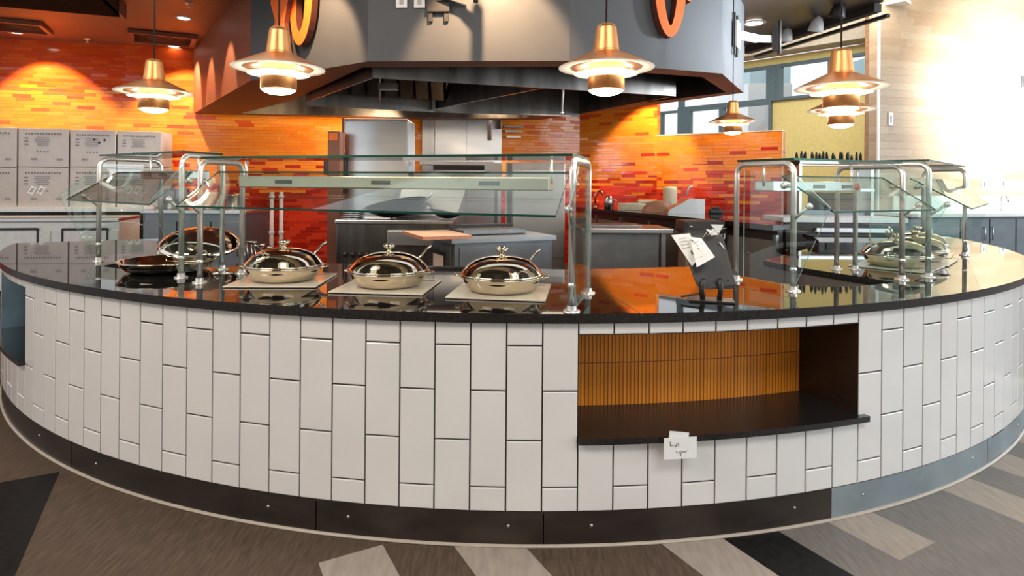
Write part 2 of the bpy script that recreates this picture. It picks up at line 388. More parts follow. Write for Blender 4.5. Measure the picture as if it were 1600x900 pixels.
# ---- tiled walls
CEIL = 3.65
WL = lambda X: (X, 9.1 + 0.206 * (X + 7.8))
CORNER = (1.42, 11.0)
wallpanel('wall_back', WL(-12.0), CORNER, 0, CEIL, 'wall_tile')
K = Vector(CORNER); E_ = Vector((4.23, 9.0)); dK = (E_ - K).normalized()
MIDW = K + (E_ - K) * ((2.63 - K.x) / (E_.x - K.x))
wallpanel('wall_right', tuple(K), tuple(MIDW), 0, CEIL, 'wall_tile', 0.14)
hw = wallpanel('wall_partition', tuple(MIDW), tuple(E_), 0, 2.32, 'wall_tile', 0.2)
mb = MB(); nrm = Vector((-dK.y, dK.x))
def seg_box(mb, a, b, z0, z1, w, m):
    a = Vector(a); b = Vector(b); d = (b - a).normalized(); n = Vector((-d.y, d.x)) * w / 2
    mb.prism([tuple(a - n), tuple(b - n), tuple(b + n), tuple(a + n)], z0, z1, m)
seg_box(mb, MIDW + nrm * 0.1, E_ + nrm * 0.1, 2.32, 2.335, 0.215, 'white')
seg_box(mb, E_ - dK * 0.004, E_ + dK * 0.006, 0, 2.325, 0.012, 'white')
seg_box(mb, E_ - dK * 0.004 + nrm * 0.2, E_ + dK * 0.006 + nrm * 0.2, 0, 2.325, 0.012, 'white')
mb.build('trim_1', kind='structure')
# ---- ceilings
mb = MB()
mb.prism([(-12, 4.4), (-1.2, 4.4), (3.2, 4.8), (4.31, 6.8), (3.73, 9.1), (2.9, 10.4), (1.5, 11.3), (-12, 8.4)], CEIL, CEIL + 0.1, 'ceil')
mb.build('ceiling_kitchen', kind='structure')
# ---- windows and the yellow wall at the far right
WA, WB = Vector((3.87, 15.0)), Vector((6.99, 11.5)); dW = (WB - WA).normalized(); LW = (WB - WA).length
def wpt(x):  # plan point of the window wall seen at pixel column x
    t = (x - X0) / F; s = (WA.x - t * WA.y) / (t * dW.y - dW.x); return WA + dW * s
WS = 3.3; WT = 4.07
wallpanel('wall_window_upper', tuple(wpt(985)), tuple(wpt(1420)), WT, 4.24, 'yellow', 0.2)
wallpanel('wall_yellow', tuple(wpt(1205)), tuple(wpt(1420)), 0, WS, 'yellow', 0.2)
wallpanel('wall_window_lower', tuple(wpt(985)), tuple(wpt(1205)), 0, 1.0, 'yellow', 0.2)
wallpanel('wall_cream', tuple(wpt(985) - Vector((0.25, 0.35))), tuple(wpt(1420) - Vector((0.25, 0.35))), 4.27, 5.4, 'cream', 0.5)
mb = MB(); mb.prism([(3.2, 4.2), (16, 4.2), (16, 16), (3.0, 17), (2.9, 10.4), (3.7, 9.1), (4.3, 6.8)], 5.4, 5.5, 'cream')
mb.build('ceiling_dining', kind='structure')
mb = MB(); mb.prism([(-12, -5.2), (16, -5.2), (16, 4.2), (3.2, 4.2), (3.2, 4.8), (-1.2, 4.4), (-12, 4.4)], 5.4, 5.5, 'ceil_dark'); mb.build('ceiling_front', kind='structure')
wallpanel('wall_front', (3.4, -5.2), (-5.2, -5.2), 0, 5.4, 'cream', 0.2)
mb = MB()
for z in (4.55, 4.85, 5.1):
    seg_box(mb, wpt(1000) - Vector((0.75, 1.05)), wpt(1420) - Vector((0.75, 1.05)), z, z + 0.05, 0.3 + (z - 4.5) * 0.4, 'cream')
mb.build('trim_2', kind='structure')
def window(name, x0, x1, z0, z1, muls):
    a, b = wpt(x0), wpt(x1); w = bpy.data.objects.new(name, None); SC.collection.objects.link(w); w['kind'] = 'structure'
    f = MB()
    seg_box(f, a, b, z0, z0 + 0.06, 0.14, 'win_frame'); seg_box(f, a, b, z1 - 0.06, z1, 0.14, 'win_frame')
    for x, ww in muls:
        p = wpt(x); seg_box(f, p - dW * ww / 2, p + dW * ww / 2, z0, z1, 0.15, 'win_frame')
    f.build('window_frame', w)
    g = MB(); seg_box(g, a, b, z0 + 0.05, z1 - 0.05, 0.012, 'win_glass'); g.build('window_pane', w)
window('window_1', 1060, 1420, WS, WT, [(1064, 0.1), (1206, 0.22), (1217, 0.1), (1296, 0.05)])
window('window_2', 1022, 1205, 1.0, WS, [(1026, 0.35), (1063, 0.1), (1072, 0.25), (1128, 0.1), (1204, 0.06)])
wallpanel('wall_window_left', tuple(wpt(985)), tuple(wpt(1022)), 0, WT, 'win_frame', 0.2)
# ---- wood wall with its end face
wd0, wd1 = Vector((XZ(1372, 10.0), 10.0)), Vector((XZ(1600, 10.75), 10.75)); dd = (wd1 - wd0).normalized()
wallpanel('wall_wood', tuple(wd0), tuple(wd0 + dd * 7), 0, 5.4, 'wood', 0.2)
mb = MB(); a = wd0; b = Vector((XZ(1350, 10.45), 10.45)); n = dd * 0.3
mb.prism([tuple(a), tuple(a + n * 0.1), tuple(b + n), tuple(b)], 0, 5.4, 'wood_end')
mb.build('trim_3', kind='structure')
mb = MB(); seg_box(mb, wd0 - dd * 0.02, wd0 + dd * 0.012, 0, 5.4, 0.03, 'white'); mb.build('trim_4', kind='structure')
# ---- building outside
mb = MB(); p = wpt(1176); q = wpt(1230)
mb.box((9.2, 22, 2.5), (1.5, 3, 5.0), 'white'); mb.box((9.2, 22, 5.3), (1.4, 3, 0.6), 'facade'); mb.box((9.2, 20.45, 5.3), (0.1, 0.1, 0.5), 'win_frame')
tag(mb.build('building'), 'pale blue building seen through the high window at right', 'building')
mb = MB(); mb.box((12.6, 20.0, 2.5), (1.5, 3, 5.0), 'white'); mb.box((12.55, 20.0, 5.35), (1.3, 3, 0.7), 'facade'); mb.box((12.2, 18.45, 5.35), (0.3, 0.1, 0.5), 'win_frame')
tag(mb.build('building'), 'blue grey rooftop block outside the window behind the two-tier copper pendants', 'building')

# ================================================================== SERVING ISLAND
isl = thing('serving_island', 'curved serving island clad in tall white tiles with dark joints', 'counter', (CX, CY, 0))
def I(mb, name, parent=isl, **kw):
    o = mb.build(name, parent, **kw)
    o.matrix_parent_inverse = Matrix.Translation((-CX, -CY, 0)) if parent is isl else Matrix.Identity(4)
    return o
THL, THR = R(-62.3), R(80.0)
JA, JB = (0.440, 0.832), (0.247, 0.645)
ZB, ZT = 0.146, 0.930
N0, N1 = 0.434, 0.877     # niche opening heights
nA = int(math.floor((THL - TH0) / DTH)); nB = int(math.ceil((THR - TH0) / DTH))
def niche_of(n): return (0 <= n <= 8) or (-29 <= n <= -23)
tl = MB(); gap = 0.0068; ch = 0.0035
def tile(n, z0, z1):
    a0, a1 = thn(n), thn(n + 1); P0 = Vector(pol(RR, a0)); P1 = Vector(pol(RR, a1))
    d = (P1 - P0).normalized(); out = Vector((d.y, -d.x))
    g = gap / 2
    def q(u, z, o): p = P0 + d * u + out * o; return (p.x, p.y, z)
    L = (P1 - P0).length
    us, zs = (g, L - g), (z0 + g, z1 - g)
    base = [q(us[0], zs[0], -0.008), q(us[1], zs[0], -0.008), q(us[1], zs[1], -0.008), q(us[0], zs[1], -0.008)]
    mid = [q(us[0], zs[0], -0.002), q(us[1], zs[0], -0.002), q(us[1], zs[1], -0.002), q(us[0], zs[1], -0.002)]
    c = ch
    top = [q(us[0] + c, zs[0] + c, 0), q(us[1] - c, zs[0] + c, 0), q(us[1] - c, zs[1] - c, 0), q(us[0] + c, zs[1] - c, 0)]
    tl.grid([base, mid, top], 'tile', smooth=False, closed=True)
    tl.face(top, 'tile')
for n in range(nA, nB):
    js = JB if n % 2 else JA
    spans = [(ZB, ZT)] if not niche_of(n) else [(ZB, N0), (N1, ZT)]
    for s0, s1 in spans:
        cuts = [s0] + [j for j in js if s0 + 0.02 < j < s1 - 0.02] + [s1]
        for z0, z1 in zip(cuts, cuts[1:]): tile(n, z0, z1)
I(tl, 'tile_cladding')
gr = MB()
def curved(mb, r, t0, t1, z0, z1, m, k=None, uvs=True):
    k = k or max(1, int(abs(t1 - t0) / R(1.8)))
    for i in range(k):
        a, b = t0 + (t1 - t0) * i / k, t0 + (t1 - t0) * (i + 1) / k
        p, q = pol(r, a), pol(r, b)
        mb.face([(*p, z0), (*q, z0), (*q, z1), (*p, z1)], m, uvs=[(a * r, z0), (b * r, z0), (b * r, z1), (a * r, z1)])
rg = RR - 0.0075
curved(gr, rg, THL, thn(-29), ZB - 0.01, ZT, 'grout'); curved(gr, rg, thn(-22), thn(0), ZB - 0.01, ZT, 'grout'); curved(gr, rg, thn(9), THR, ZB - 0.01, ZT, 'grout')
for a, b in ((-29, -22), (0, 9)):
    curved(gr, rg, thn(a), thn(b), ZB - 0.01, N0, 'grout'); curved(gr, rg, thn(a), thn(b), N1, ZT, 'grout')
I(gr, 'grout_backing', label='dark grout lines between the tiles')
# kick panels, each a mesh of its own, seam near the right end
kicks = [(THL, R(-30)), (R(-30), R(-11)), (R(-11), R(1)), (R(1), thn(8)), (thn(8), R(33)), (R(33), THR)]
for i, (a, b) in enumerate(kicks):
    k = MB(); m = 'kick' if i < 4 else 'kick_reflect'
    e = 0.0005
    rows = []
    for j in range(13):
        t = a + e + (b - a - 2 * e) * j / 12
        rows.append([(*pol(RR - 0.006, t), 0.001), (*pol(RR - 0.006, t), ZB - 0.002)])
    k.grid(rows, m, True)
    k.grid([[(x, y, z) for x, y, z in (r[1], (*pol(RR - 0.02, a + e + (b - a - 2 * e) * q / 12), ZB - 0.001))] for q, r in enumerate(rows)], m, True)
    kp = I(k, 'kick_panel', label='steel kick panel with reflected light in its colour' if i >= 4 else None)
    for fr in (0.15, 0.85):
        t = a + (b - a) * fr; sc_ = MB(); x, y = pol(RR - 0.006, t)
        sc_.lathe([(0, 0.003), (0.006, 0.002), (0.007, 0)], 'steel', (x, y, 0.085), 10, rot=Matrix.Rotation(t, 3, 'Z') @ Matrix.Rotation(R(90), 3, 'X'))
        s_ = sc_.build('screw', kp)
        s_.matrix_parent_inverse = Matrix.Identity(4)
bd = MB(); rows = []
for j in range(90):
    t = THL + (THR - THL) * j / 89
    rows.append([(*pol(RR - 0.006, t), 0.0), (*pol(RR + 0.006, t), 0.002), (*pol(RR + 0.006, t), 0.007), (*pol(RR - 0.006, t), 0.011)])
bd.grid(rows, 'bead', True); I(bd, 'floor_bead', label='thin pale bead along the floor')
# niches
def niche(a, b, back, sides, name_back, ext):
    t0, t1 = thn(a), thn(b); rb = 4.31
    m_ = MB(); curved(m_, rb, t0, t1, N0, N1 + 0.01, back); I(m_, name_back)
    m_ = MB()
    for t in (t0, t1):
        p, q = pol(rb, t), pol(RR - 0.002, t); m_.face([(*p, N0), (*q, N0), (*q, N1), (*p, N1)], sides)
    ring = arc(rb, t0, t1, 16) + arc(RR - 0.002, t1, t0, 16); m_.prism(ring, N1, N1 + 0.02, sides)
    I(m_, 'niche_lining')
    m_ = MB(); outer = arc(RR + 0.03, t0 - 0.0, t1 + ext, 24)
    ring = arc(rb, t0, t1, 16) + [pol(RR + 0.001, t1), pol(RR + 0.001, t1 + ext)] + outer[::-1]
    m_.prism(ring, N0, N0 + 0.026, 'granite_edge'); I(m_, 'niche_shelf')
niche(0, 9, 'mosaic', 'niche', 'mosaic_back', R(0.45))
niche(-29, -22, 'niche_steel', 'niche_steel', 'steel_back', R(0.1))
# carcass on the kitchen side
def PHt(x, y): p = PH(x, y, 0.97); return (p.x, p.y)
inner = [pol(3.62, THL), PHt(250, 398), PHt(158, 416), PHt(196, 421), PHt(330, 418), PHt(500, 411), PHt(880, 421), PHt(1000, 419), PHt(1090, 416),
         PHt(1150, 430), PHt(1222, 443), PHt(1290, 448.5), PHt(1345, 447), PHt(1400, 441), PHt(1250, 418), PHt(1193, 407)] + arc(3.25, R(52), THR, 14)
bk = MB()
pin = []
cc = Vector((CX, CY))
for p in inner:
    v = Vector(p); d = (v - cc); pin.append(tuple(cc + d * ((d.length + 0.03) / d.length)))
for p, q in zip(pin, pin[1:]):
    bk.face([(*p, 0), (*q, 0), (*q, 0.93), (*p, 0.93)], 'cab_brown')
for t in (THL, THR):
    p, q = (pin[0] if t == THL else pin[-1]), pol(RR - 0.01, t); bk.face([(*p, 0), (*q, 0), (*q, 0.93), (*p, 0.93)], 'cab_brown')
I(bk, 'carcass_panel', label='brown grey panels on the kitchen side')
# worktop
wt = thing('worktop', 'polished black stone worktop with curved front edge on the tiled island', 'worktop', (CX, CY, 0.93))
def under(mb, name, parent, off, **kw):
    o = mb.build(name, parent, **kw); o.matrix_parent_inverse = Matrix.Translation((-off[0], -off[1], -off[2])); return o
RO = RR + 0.022
outer = arc(RO, THR, THL, 110)
tp = MB(); tp.prism(inner + outer, 0.93, 0.97, 'granite', 'granite_edge'); under(tp, 'stone_slab', wt, (CX, CY, 0.93))
se = MB()
for (x0, y0, x1, y1) in ((915, 436, 1004, 492),):
    a = PH(x0, y0, 0.9703); b = PH(x1, y1, 0.9703); seg_box(se, a.xy, b.xy, 0.9701, 0.9706, 0.0025, 'grout')
under(se, 'slab_seam', wt, (CX, CY, 0.93))
TOP = 0.9705
# hand-written note hanging off the niche shelf
c = PZ(1063, 700, 2.44); note = thing('paper_note', 'small white note with scribbled pen writing taped below the orange niche', 'note', tuple(c))
n_ = MB(); ang = thn(2.9)
n_.box((0, 0, 0), (0.142, 0.0012, 0.088), 'paper', rz=ang); n_.box((-0.005, 0.004, 0.05), (0.085, 0.0015, 0.03), 'paper', rz=ang, ry=R(8)); n_.build('paper_sheet', note)
w_ = MB(); ca, sa = cos(ang), sin(ang)
def wl(pts, r=0.0011): w_.tube([((u * ca) + 0.0016 * sa, (u * sa) - 0.0016 * ca, v) for u, v in pts], r, 'ink', 5)
wl([(-0.045, 0.028), (-0.043, 0.010), (-0.038, 0.014), (-0.032, 0.012)]); wl([(-0.024, 0.014), (-0.02, 0.006), (-0.015, 0.022)]); wl([(-0.01, 0.02), (-0.008, 0.008)])
wl([(-0.02, -0.012), (-0.008, -0.02), (0.0, -0.012), (0.006, -0.02), (0.012, -0.013), (0.02, -0.018), (0.028, -0.011)]); wl([(0.0, -0.02), (0.002, -0.033)])
w_.build('handwriting', note)

# ================================================================== BULKHEAD AND HOOD
HB = 2.58
def HP(x, y, h=HB): p = PH(x, y, h); return (p.x, p.y)
bo = [(-5.0, 9.62), HP(391, 126), HP(575, 96), HP(890, 95), HP(1128, 115), HP(1162, 145), (0.62, 10.2), (-1.0, 10.35)]
bi = [(-4.2, 9.55), (-2.83, 7.97), (-1.33, 5.62), (0.55, 5.5), (2.0, 5.98), (2.62, 6.98), (0.3, 9.95), (-1.0, 10.05)]
blk = thing('kitchen_bulkhead', 'large many-sided charcoal bulkhead hanging over the kitchen', 'bulkhead', (0, 7, HB))
blk['kind'] = 'structure'
def W(mb, name, parent, **kw):
    o = mb.build(name, parent, **kw); o.matrix_parent_inverse = parent.matrix_basis.inverted() if parent.parent is None else Matrix.Identity(4); return o
def inv(o):  # world-space children of an unrotated, just-made Empty
    return Matrix.Translation(-Vector(o.location))
def W(mb, name, parent, **kw):
    o = mb.build(name, parent, **kw)
    root = parent.parent is None and parent.type == 'EMPTY'
    o.matrix_parent_inverse = inv(parent) if root else Matrix.Identity(4)
    return o
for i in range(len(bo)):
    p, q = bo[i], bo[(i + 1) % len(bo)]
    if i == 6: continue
    mb = MB(); mb.face([(*p, HB), (*q, HB), (*q, 5.3), (*p, 5.3)], 'ceil' if i == 0 else 'bulk'); W(mb, 'bulkhead_face', blk)  # left face in ceiling brown: warm bounce put into its colour
mb = MB()
n = len(bo)
for i in range(n):
    j = (i + 1) % n
    mb.face([(*bo[i], HB), (*bo[j], HB), (*bi[j], HB), (*bi[i], HB)], 'band')
    mb.face([(*bi[i], HB), (*bi[j], HB), (*bi[j], 3.4), (*bi[i], 3.4)], 'steel_dark')
W(mb, 'bulkhead_soffit', blk, label='brown red underside band')
mb = MB(); mb.prism(bi, 3.4, 3.45, 'charcoal'); W(mb, 'hood_void_lid', blk)
# stainless hood inside
hood = thing('exhaust_hood', 'stainless exhaust hood tucked under the charcoal bulkhead', 'hood', (0.3, 7.4, 2.5))
H1, H2, H3, H4, H5 = (-1.25, 5.72), (1.95, 6.75), (1.1, 8.6), (-0.94, 8.15), (-2.5, 7.55)
def sheet(mb, p, q, z0, z1, m, t=0.02):
    seg_box(mb, p, q, z0, z1, t, m)
mb = MB(); sheet(mb, H1, H2, 2.50, 3.35, 'steel_dark'); W(mb, 'front_fascia', hood)
mb = MB(); sheet(mb, H1, H5, 2.50, 3.35, 'steel_dark'); W(mb, 'side_panel', hood)
mb = MB(); sheet(mb, H5, H4, 2.46, 3.35, 'steel_dark'); sheet(mb, H4, H3, 2.46, 3.35, 'steel_dark'); W(mb, 'rear_panel', hood)
mb = MB(); sheet(mb, H2, H3, 2.50, 3.35, 'steel_dark'); W(mb, 'side_panel', hood)
mb = MB(); sheet(mb, (0.41, 6.28), H4, 2.5, 3.35, 'steel_dark', 0.03); W(mb, 'divider_panel', hood)
mb = MB(); mb.box(((H4[0]), H4[1] - 0.08, 2.68), (0.05, 0.05, 0.4), 'steel'); W(mb, 'corner_strip', hood)
mb = MB(); mb.box((-1.35, 7.0, 2.62), (0.22, 0.12, 0.07), 'steel'); mb.tube([(-1.44, 6.95, 3.2), (-1.44, 6.95, 2.42)], 0.012, 'steel'); W(mb, 'junction_box', hood)
mb = MB()
for k in range(9):
    f = k / 8; a = Vector(H5).lerp(Vector(H4), f * 0.98); mb.box((a.x + 0.3, a.y - 0.28, 2.78), (0.16, 0.04, 0.42), 'steel_dark', rx=R(28))
W(mb, 'grease_filter', hood)
mb = MB(); mb.prism([H1, H2, H3, H4, H5], 3.33, 3.36, 'charcoal'); W(mb, 'hood_top', hood)
p = PZ(883, 140, 6.6); q = PZ(878, 176, 6.6)
mb = MB(); mb.tube([p + Vector((0, 0, 0.4)), q], 0.012, 'post'); mb.lathe([(0, .02), (.025, 0), (0, -.02)], 'post', tuple(q)); W(mb, 'pull_cord', hood)

# ---- lettering on the bulkhead: lower ends of big orange letters
def frame_of(p, q):
    a, b = Vector((*p, 0)), Vector((*q, 0)); u = (b - a).normalized(); out = Vector((u.y, -u.x, 0)); return a, u, out
def on_face(p, q, x, y):
    a, u, out = frame_of(p, q); s, v = uv(x, y); d = Vector((s / F, 1, -v / F)); o = Vector((0, 0, EYE))
    t = (a - o).dot(out) / d.dot(out); return o + d * t
def letter(p, q, outline, hole, name, parent, depth=0.07, base=0.03):
    a, u, out = frame_of(p, q); mb = MB()
    O = [on_face(p, q, *c) + out * base for c in outline]
    if hole:
        Hn = [on_face(p, q, *c) + out * 0.03 for c in hole]; n = len(O)
        for lay, m in ((out * depth, 'letter'), (out * 0, 'letter_side')):
            mb.grid([[v + lay for v in O], [v + lay for v in Hn]], m, False, closed=True)
        mb.grid([O, [v + out * depth for v in O]], 'letter_side', False, closed=True)
        mb.grid([Hn, [v + out * depth for v in Hn]], 'letter_side', False, closed=True)
    else:
        mb.slab(O, out * depth, 'letter', 'letter_side')
    return W(mb, name, parent)
def ring(cx, cy, rx, ry, tilt=0.0, n=28, egg=0.0, top=None):
    r = []
    for i in range(n):
        a = 2 * PI * i / n; x = rx * cos(a) * (1 - egg * sin(a)); y = -ry * sin(a)
        r.append((cx + x * cos(tilt) - y * sin(tilt), cy + x * sin(tilt) + y * cos(tilt)))
    return r
fl, fr_ = (HP(391, 126), HP(575, 96)), (HP(890, 95), HP(1128, 115))
w1 = thing('sign_letter', 'narrow orange letter o on the left face of the bulkhead', 'sign letter', tuple(on_face(*fl, 484, 70)))
letter(*fl, ring(484, 5, 17, 69, R(3)), ring(483, 12, 6.5, 40, R(3)), 'letter_body', w1)
w2 = thing('sign_letter', 'orange letter y crossing left of the narrow letter o, partly behind a pendant', 'sign letter', tuple(on_face(*fl, 462, 90)))
letter(*fl, [(444, -70), (458, -70), (464, 5), (474, -70), (486, -70), (466, 40), (470, 70), (468, 98), (452, 98), (447, 60), (452, 38), (445, 12)], None, 'letter_body', w2, 0.05, 0.11)
w3 = thing('sign_letter', 'rounded orange letter o on the blue-grey right face of the bulkhead', 'sign letter', tuple(on_face(*fr_, 1038, 60)))
letter(*fr_, ring(1038, -8, 24, 70, 0, egg=-0.12), ring(1038, -6, 10.5, 50, 0, egg=-0.3), 'letter_body', w3)
w4 = thing('sign_letter', 'small orange stroke of the next letter beside the rounded letter o', 'sign letter', tuple(on_face(*fr_, 1066, 5)))
letter(*fr_, [(1062, -40), (1071, -40), (1069, 8), (1064, 6)], None, 'letter_body', w4)
# outlets, television brackets
fc = (HP(575, 96), HP(890, 95))
for x, lab in ((628, 'left white socket plate high on the tan face of the bulkhead'), (656, 'white socket plate next to the television bracket')):
    a, u, out = frame_of(*fc); c = on_face(*fc, x, 2) + out * 0.012; t = thing('wall_socket', lab, 'socket', tuple(c), 0, 'white sockets on the bulkhead')
    rz = math.atan2(u.y, u.x)
    mb = MB(); mb.box((0, 0, 0), (0.10, 0.012, 0.125), 'white', rz=rz, bev=0.004); mb.build('cover_plate', t)
    mb = MB(); mb.box(tuple(out * 0.008), (0.036, 0.006, 0.07), 'carton', rz=rz); mb.build('socket_face', t)
def tv_bracket(face, x, y, label, white, s=1.0):
    a, u, out = frame_of(*face); c = on_face(*face, x, y) + out * 0.01; t = thing('television_bracket', label, 'bracket', tuple(c), math.atan2(u.y, u.x))
    m1 = 'white' if white else 'charcoal'; m2 = 'charcoal'
    mb = MB()
    for sx in (-0.07, 0.07): mb.box((sx * s, -0.012, 0), (0.035 * s, 0.024, 0.42 * s), m2)
    mb.build('wall_rail', t)
    mb = MB(); mb.box((0, -0.035, 0.0), (0.20 * s, 0.02, 0.26 * s), m1, bev=0.004); mb.build('mount_plate', t)
    mb = MB(); mb.box((0.12 * s, -0.10, 0), (0.34 * s, 0.035, 0.08 * s), m1, rz=R(-28)); mb.box((0.30 * s, -0.24, 0), (0.26 * s, 0.035, 0.07 * s), m1 if white else m2, rz=R(-50)); mb.build('folding_arm', t)
    mb = MB(); mb.box((0.37 * s, -0.36, 0.0), (0.06 * s, 0.06, 0.24 * s), m2); mb.tube([(0.37 * s, -0.4, -0.16 * s), (0.37 * s, -0.4, 0.18 * s)], 0.02 * s, m2); mb.build('tilt_head', t)
    return t
tv_bracket((HP(1128, 115), HP(1162, 145)), 1146, 55, 'white television wall bracket on the pale right end of the bulkhead', True, 1.05)
tv_bracket(fc, 686, -2, 'dark television arm bracket lit by a spot on the tan bulkhead face', False, 1.0)

# ---- ceiling fittings
def downlight(x, y, label, r=0.09, h=CEIL):
    p = PH(x, y, h); t = thing('ceiling_downlight', label, 'downlight', (p.x, p.y, h - 0.001), 0, 'round ceiling downlights')
    mb = MB(); mb.lathe([(r * 0.82, -0.004), (r, -0.014), (r * 1.12, -0.006), (r * 1.14, 0)], 'white', seg=24); mb.build('trim_ring', t)
    mb = MB(); mb.lathe([(0, -0.008), (r * 0.8, -0.006)], 'down_glow', seg=24); mb.build('light_lens', t)
downlight(24, 50, 'round downlight beside the left ceiling vent frame'); downlight(271, 72, 'round downlight just behind the right ceiling vent frame')
downlight(287, 28, 'round downlight in front of the right ceiling vent frame')
mb = MB()
def strip(mb, pts, z0, z1, m): mb.prism([(p[0], p[1]) for p in pts], z0, z1, m)
def vent(pts, label):
    P = [PH(x, y, CEIL - 0.01) for x, y in pts]; c = sum(P, Vector()) / 4; t = thing('ceiling_vent', label, 'vent', tuple(c), 0, 'rectangular ceiling vents')
    a = MB(); Q = [c + (p - c) * 0.84 for p in P]
    a.grid([[p for p in P], [p - Vector((0, 0, 0.05)) for p in P], [q - Vector((0, 0, 0.05)) for q in Q], [q for q in Q]], 'ceil', False, closed=True); W(a, 'vent_frame', t)
    a = MB()
    a.face([q + Vector((0, 0, 0.004)) for q in Q], 'ceil_dark')
    for k in range(1, 6):
        f = k / 6; u0 = Q[0].lerp(Q[3], f); u1 = Q[1].lerp(Q[2], f); a.tube([u0 - Vector((0, 0, 0.015)), u1 - Vector((0, 0, 0.015))], 0.008, 'ceil', 6)
    W(a, 'vent_louvres', t)
vent([(-14, 27), (66, 35), (84, 51), (-14, 43)], 'left rectangular ceiling vent frame above the stacked cartons')
vent([(200, 45), (309, 56), (303, 70), (201, 61)], 'right rectangular ceiling vent frame behind the first pendant cord')
for x, y, lab in ((137, 61, 'small sprinkler head on the ceiling near the tiled wall'), (296, 5, 'small sprinkler head at the top edge left of the bulkhead')):
    p = PH(x, y, CEIL); mb = MB(); mb.lathe([(0, -0.06), (0.03, -0.055), (0.012, -0.04), (0.012, -0.012), (0.045, -0.01), (0.05, 0)], 'post', (p.x, p.y, p.z), 14)
    tag(mb.build('sprinkler_head'), lab, 'sprinkler', 'ceiling sprinklers')
# dark dropped panel at the top left and the orange fin beside it
pts = [PH(x, y, 3.45) for x, y in ((-120, 0), (187, 27), (176, -60), (-120, -90))]
mb = MB(); mb.prism([(p.x, p.y) for p in pts], 3.45, 3.64, 'matte_black'); tag(mb.build('ceiling_soffit'), 'black dropped ceiling panel at the upper left', 'ceiling panel', kind='structure')
a = PH(180, 0, 3.45); b = PH(194, 31, 3.45)
mb = MB(); seg_box(mb, (a.x + .05, a.y - .5), (b.x, b.y), 3.45, 3.64, 0.05, 'ceil'); tag(mb.build('ceiling_fin'), 'terracotta fin hanging beside the black ceiling panel', 'ceiling fin', kind='structure')
# black track along the edge of the dark ceiling, with heads
ea, eb = Vector((3.73, 9.1, 3.62)), Vector((4.30, 6.84, 3.62))
dk = MB(); dk.prism([(2.62, 8.6), (2.2, 5.6), (2.9, 5.2), (3.6, 5.3), (4.33, 6.8), (3.75, 9.1)], 3.60, 3.645, 'ceil_dark'); dk.build('ceiling_dark', kind='structure')
tr = thing('lighting_track', 'black ceiling lighting track running to the bulkhead at upper right', 'lighting track', tuple((ea + eb) / 2))
mb = MB(); seg_box(mb, ea.xy, eb.xy, 3.50, 3.60, 0.10, 'charcoal'); W(mb, 'track_rail', tr)
mb = MB(); seg_box(mb, ea.xy + Vector((.12, 0)), eb.xy + Vector((.12, 0)), 3.44, 3.48, 0.05, 'black'); W(mb, 'cable_channel', tr)
def track_head(x, y, d, label, m='white'):
    p = PZ(x, y, d); t = thing('track_spotlight', label, 'spotlight', tuple(p), 0.3, 'spotlights along the track')
    mb = MB(); mb.tube([(0, 0, 0.12), (0, 0, 0.0)], 0.02, m); mb.build('stem', t)
    mb = MB(); mb.lathe([(0.0, -0.17), (0.085, -0.17), (0.09, -0.15), (0.07, -0.05), (0.045, 0.0), (0.0, 0.02)], m, seg=18, rot=Matrix.Rotation(R(18), 3, 'X')); mb.build('lamp_head', t)
track_head(1231, 45, 8.0, 'white track spotlight nearer the bulkhead end of the black track'); track_head(1279, 28, 7.4, 'white track spotlight left of the pendant cord on the black track')
track_head(1313, 4, 6.9, 'black round fitting at the top of the black track', 'black')
downlight(1178, 36, 'round ceiling downlight right of the bulkhead', 0.13, 3.59)

# ---- pendants
pend = thing('pendant_lamp', 'copper pendant lamp over the stone worktop, right of the middle', 'pendant lamp', (0, 0, 0), 0, 'copper pendant lamps')
mb = MB(); mb.lathe([(0.0, 0.192), (0.030, 0.19), (0.040, 0.182), (0.044, 0.172)], 'copper', seg=40); mb.lathe([(0.044, 0.172), (0.057, 0.076)], 'copper', seg=40); mb.lathe([(0.057, 0.076), (0.060, 0.072), (0.060, 0.068)], 'copper', seg=40); mb.build('stem_cone', pend)
mb = MB(); mb.lathe([(0.056, 0.070), (0.070, 0.066), (0.10, 0.052), (0.15, 0.028), (0.19, 0.009), (0.207, 0.0)], 'copper', seg=48)
mb.lathe([(0.207, 0.0), (0.206, -0.003), (0.16, 0.0005), (0.11, 0.006), (0.075, 0.016), (0.03, 0.02)], 'shade_white', seg=48); top_ = mb.build('upper_shade', pend, label='copper shade with white underside', fix=False)
mb = MB(); mb.lathe([(0.095, 0.0), (0.110, -0.012), (0.138, -0.026)], 'copper', seg=40)
mb.lathe([(0.138, -0.0275), (0.110, -0.0265), (0.079, -0.024)], 'shade_white', seg=40); mb.build('middle_ring', pend, label='white lined copper ring')
mb = MB(); mb.lathe([(0.070, 0.02), (0.078, 0.018), (0.080, -0.02), (0.080, -0.098), (0.076, -0.10), (0.072, -0.02)], 'copper', seg=40); mb.build('lower_cylinder', pend)
mb = MB(); mb.lathe([(0.076, -0.099), (0.066, -0.108), (0.045, -0.117), (0.02, -0.121), (0.0, -0.122)], 'lamp_glow', seg=32); mb.build('lamp_lens', pend, label='glowing white lens')
mb = MB(); mb.lathe([(0.079, 0.0), (0.083, -0.004), (0.083, -0.016), (0.079, -0.020)], 'band_glow', seg=32); mb.lathe([(0.080, -0.029), (0.0835, -0.032), (0.0835, -0.038), (0.080, -0.041)], 'band_glow', seg=32); mb.build('fill_glow_band', pend, label='added glowing band that lights the shade underside')  # bands added to light the white undersides of shade and ring
mb = MB(); mb.tube([(0, 0, 0.19), (0, 0, 1.46)], 0.0045, 'cord', 8); mb.build('cord', pend)
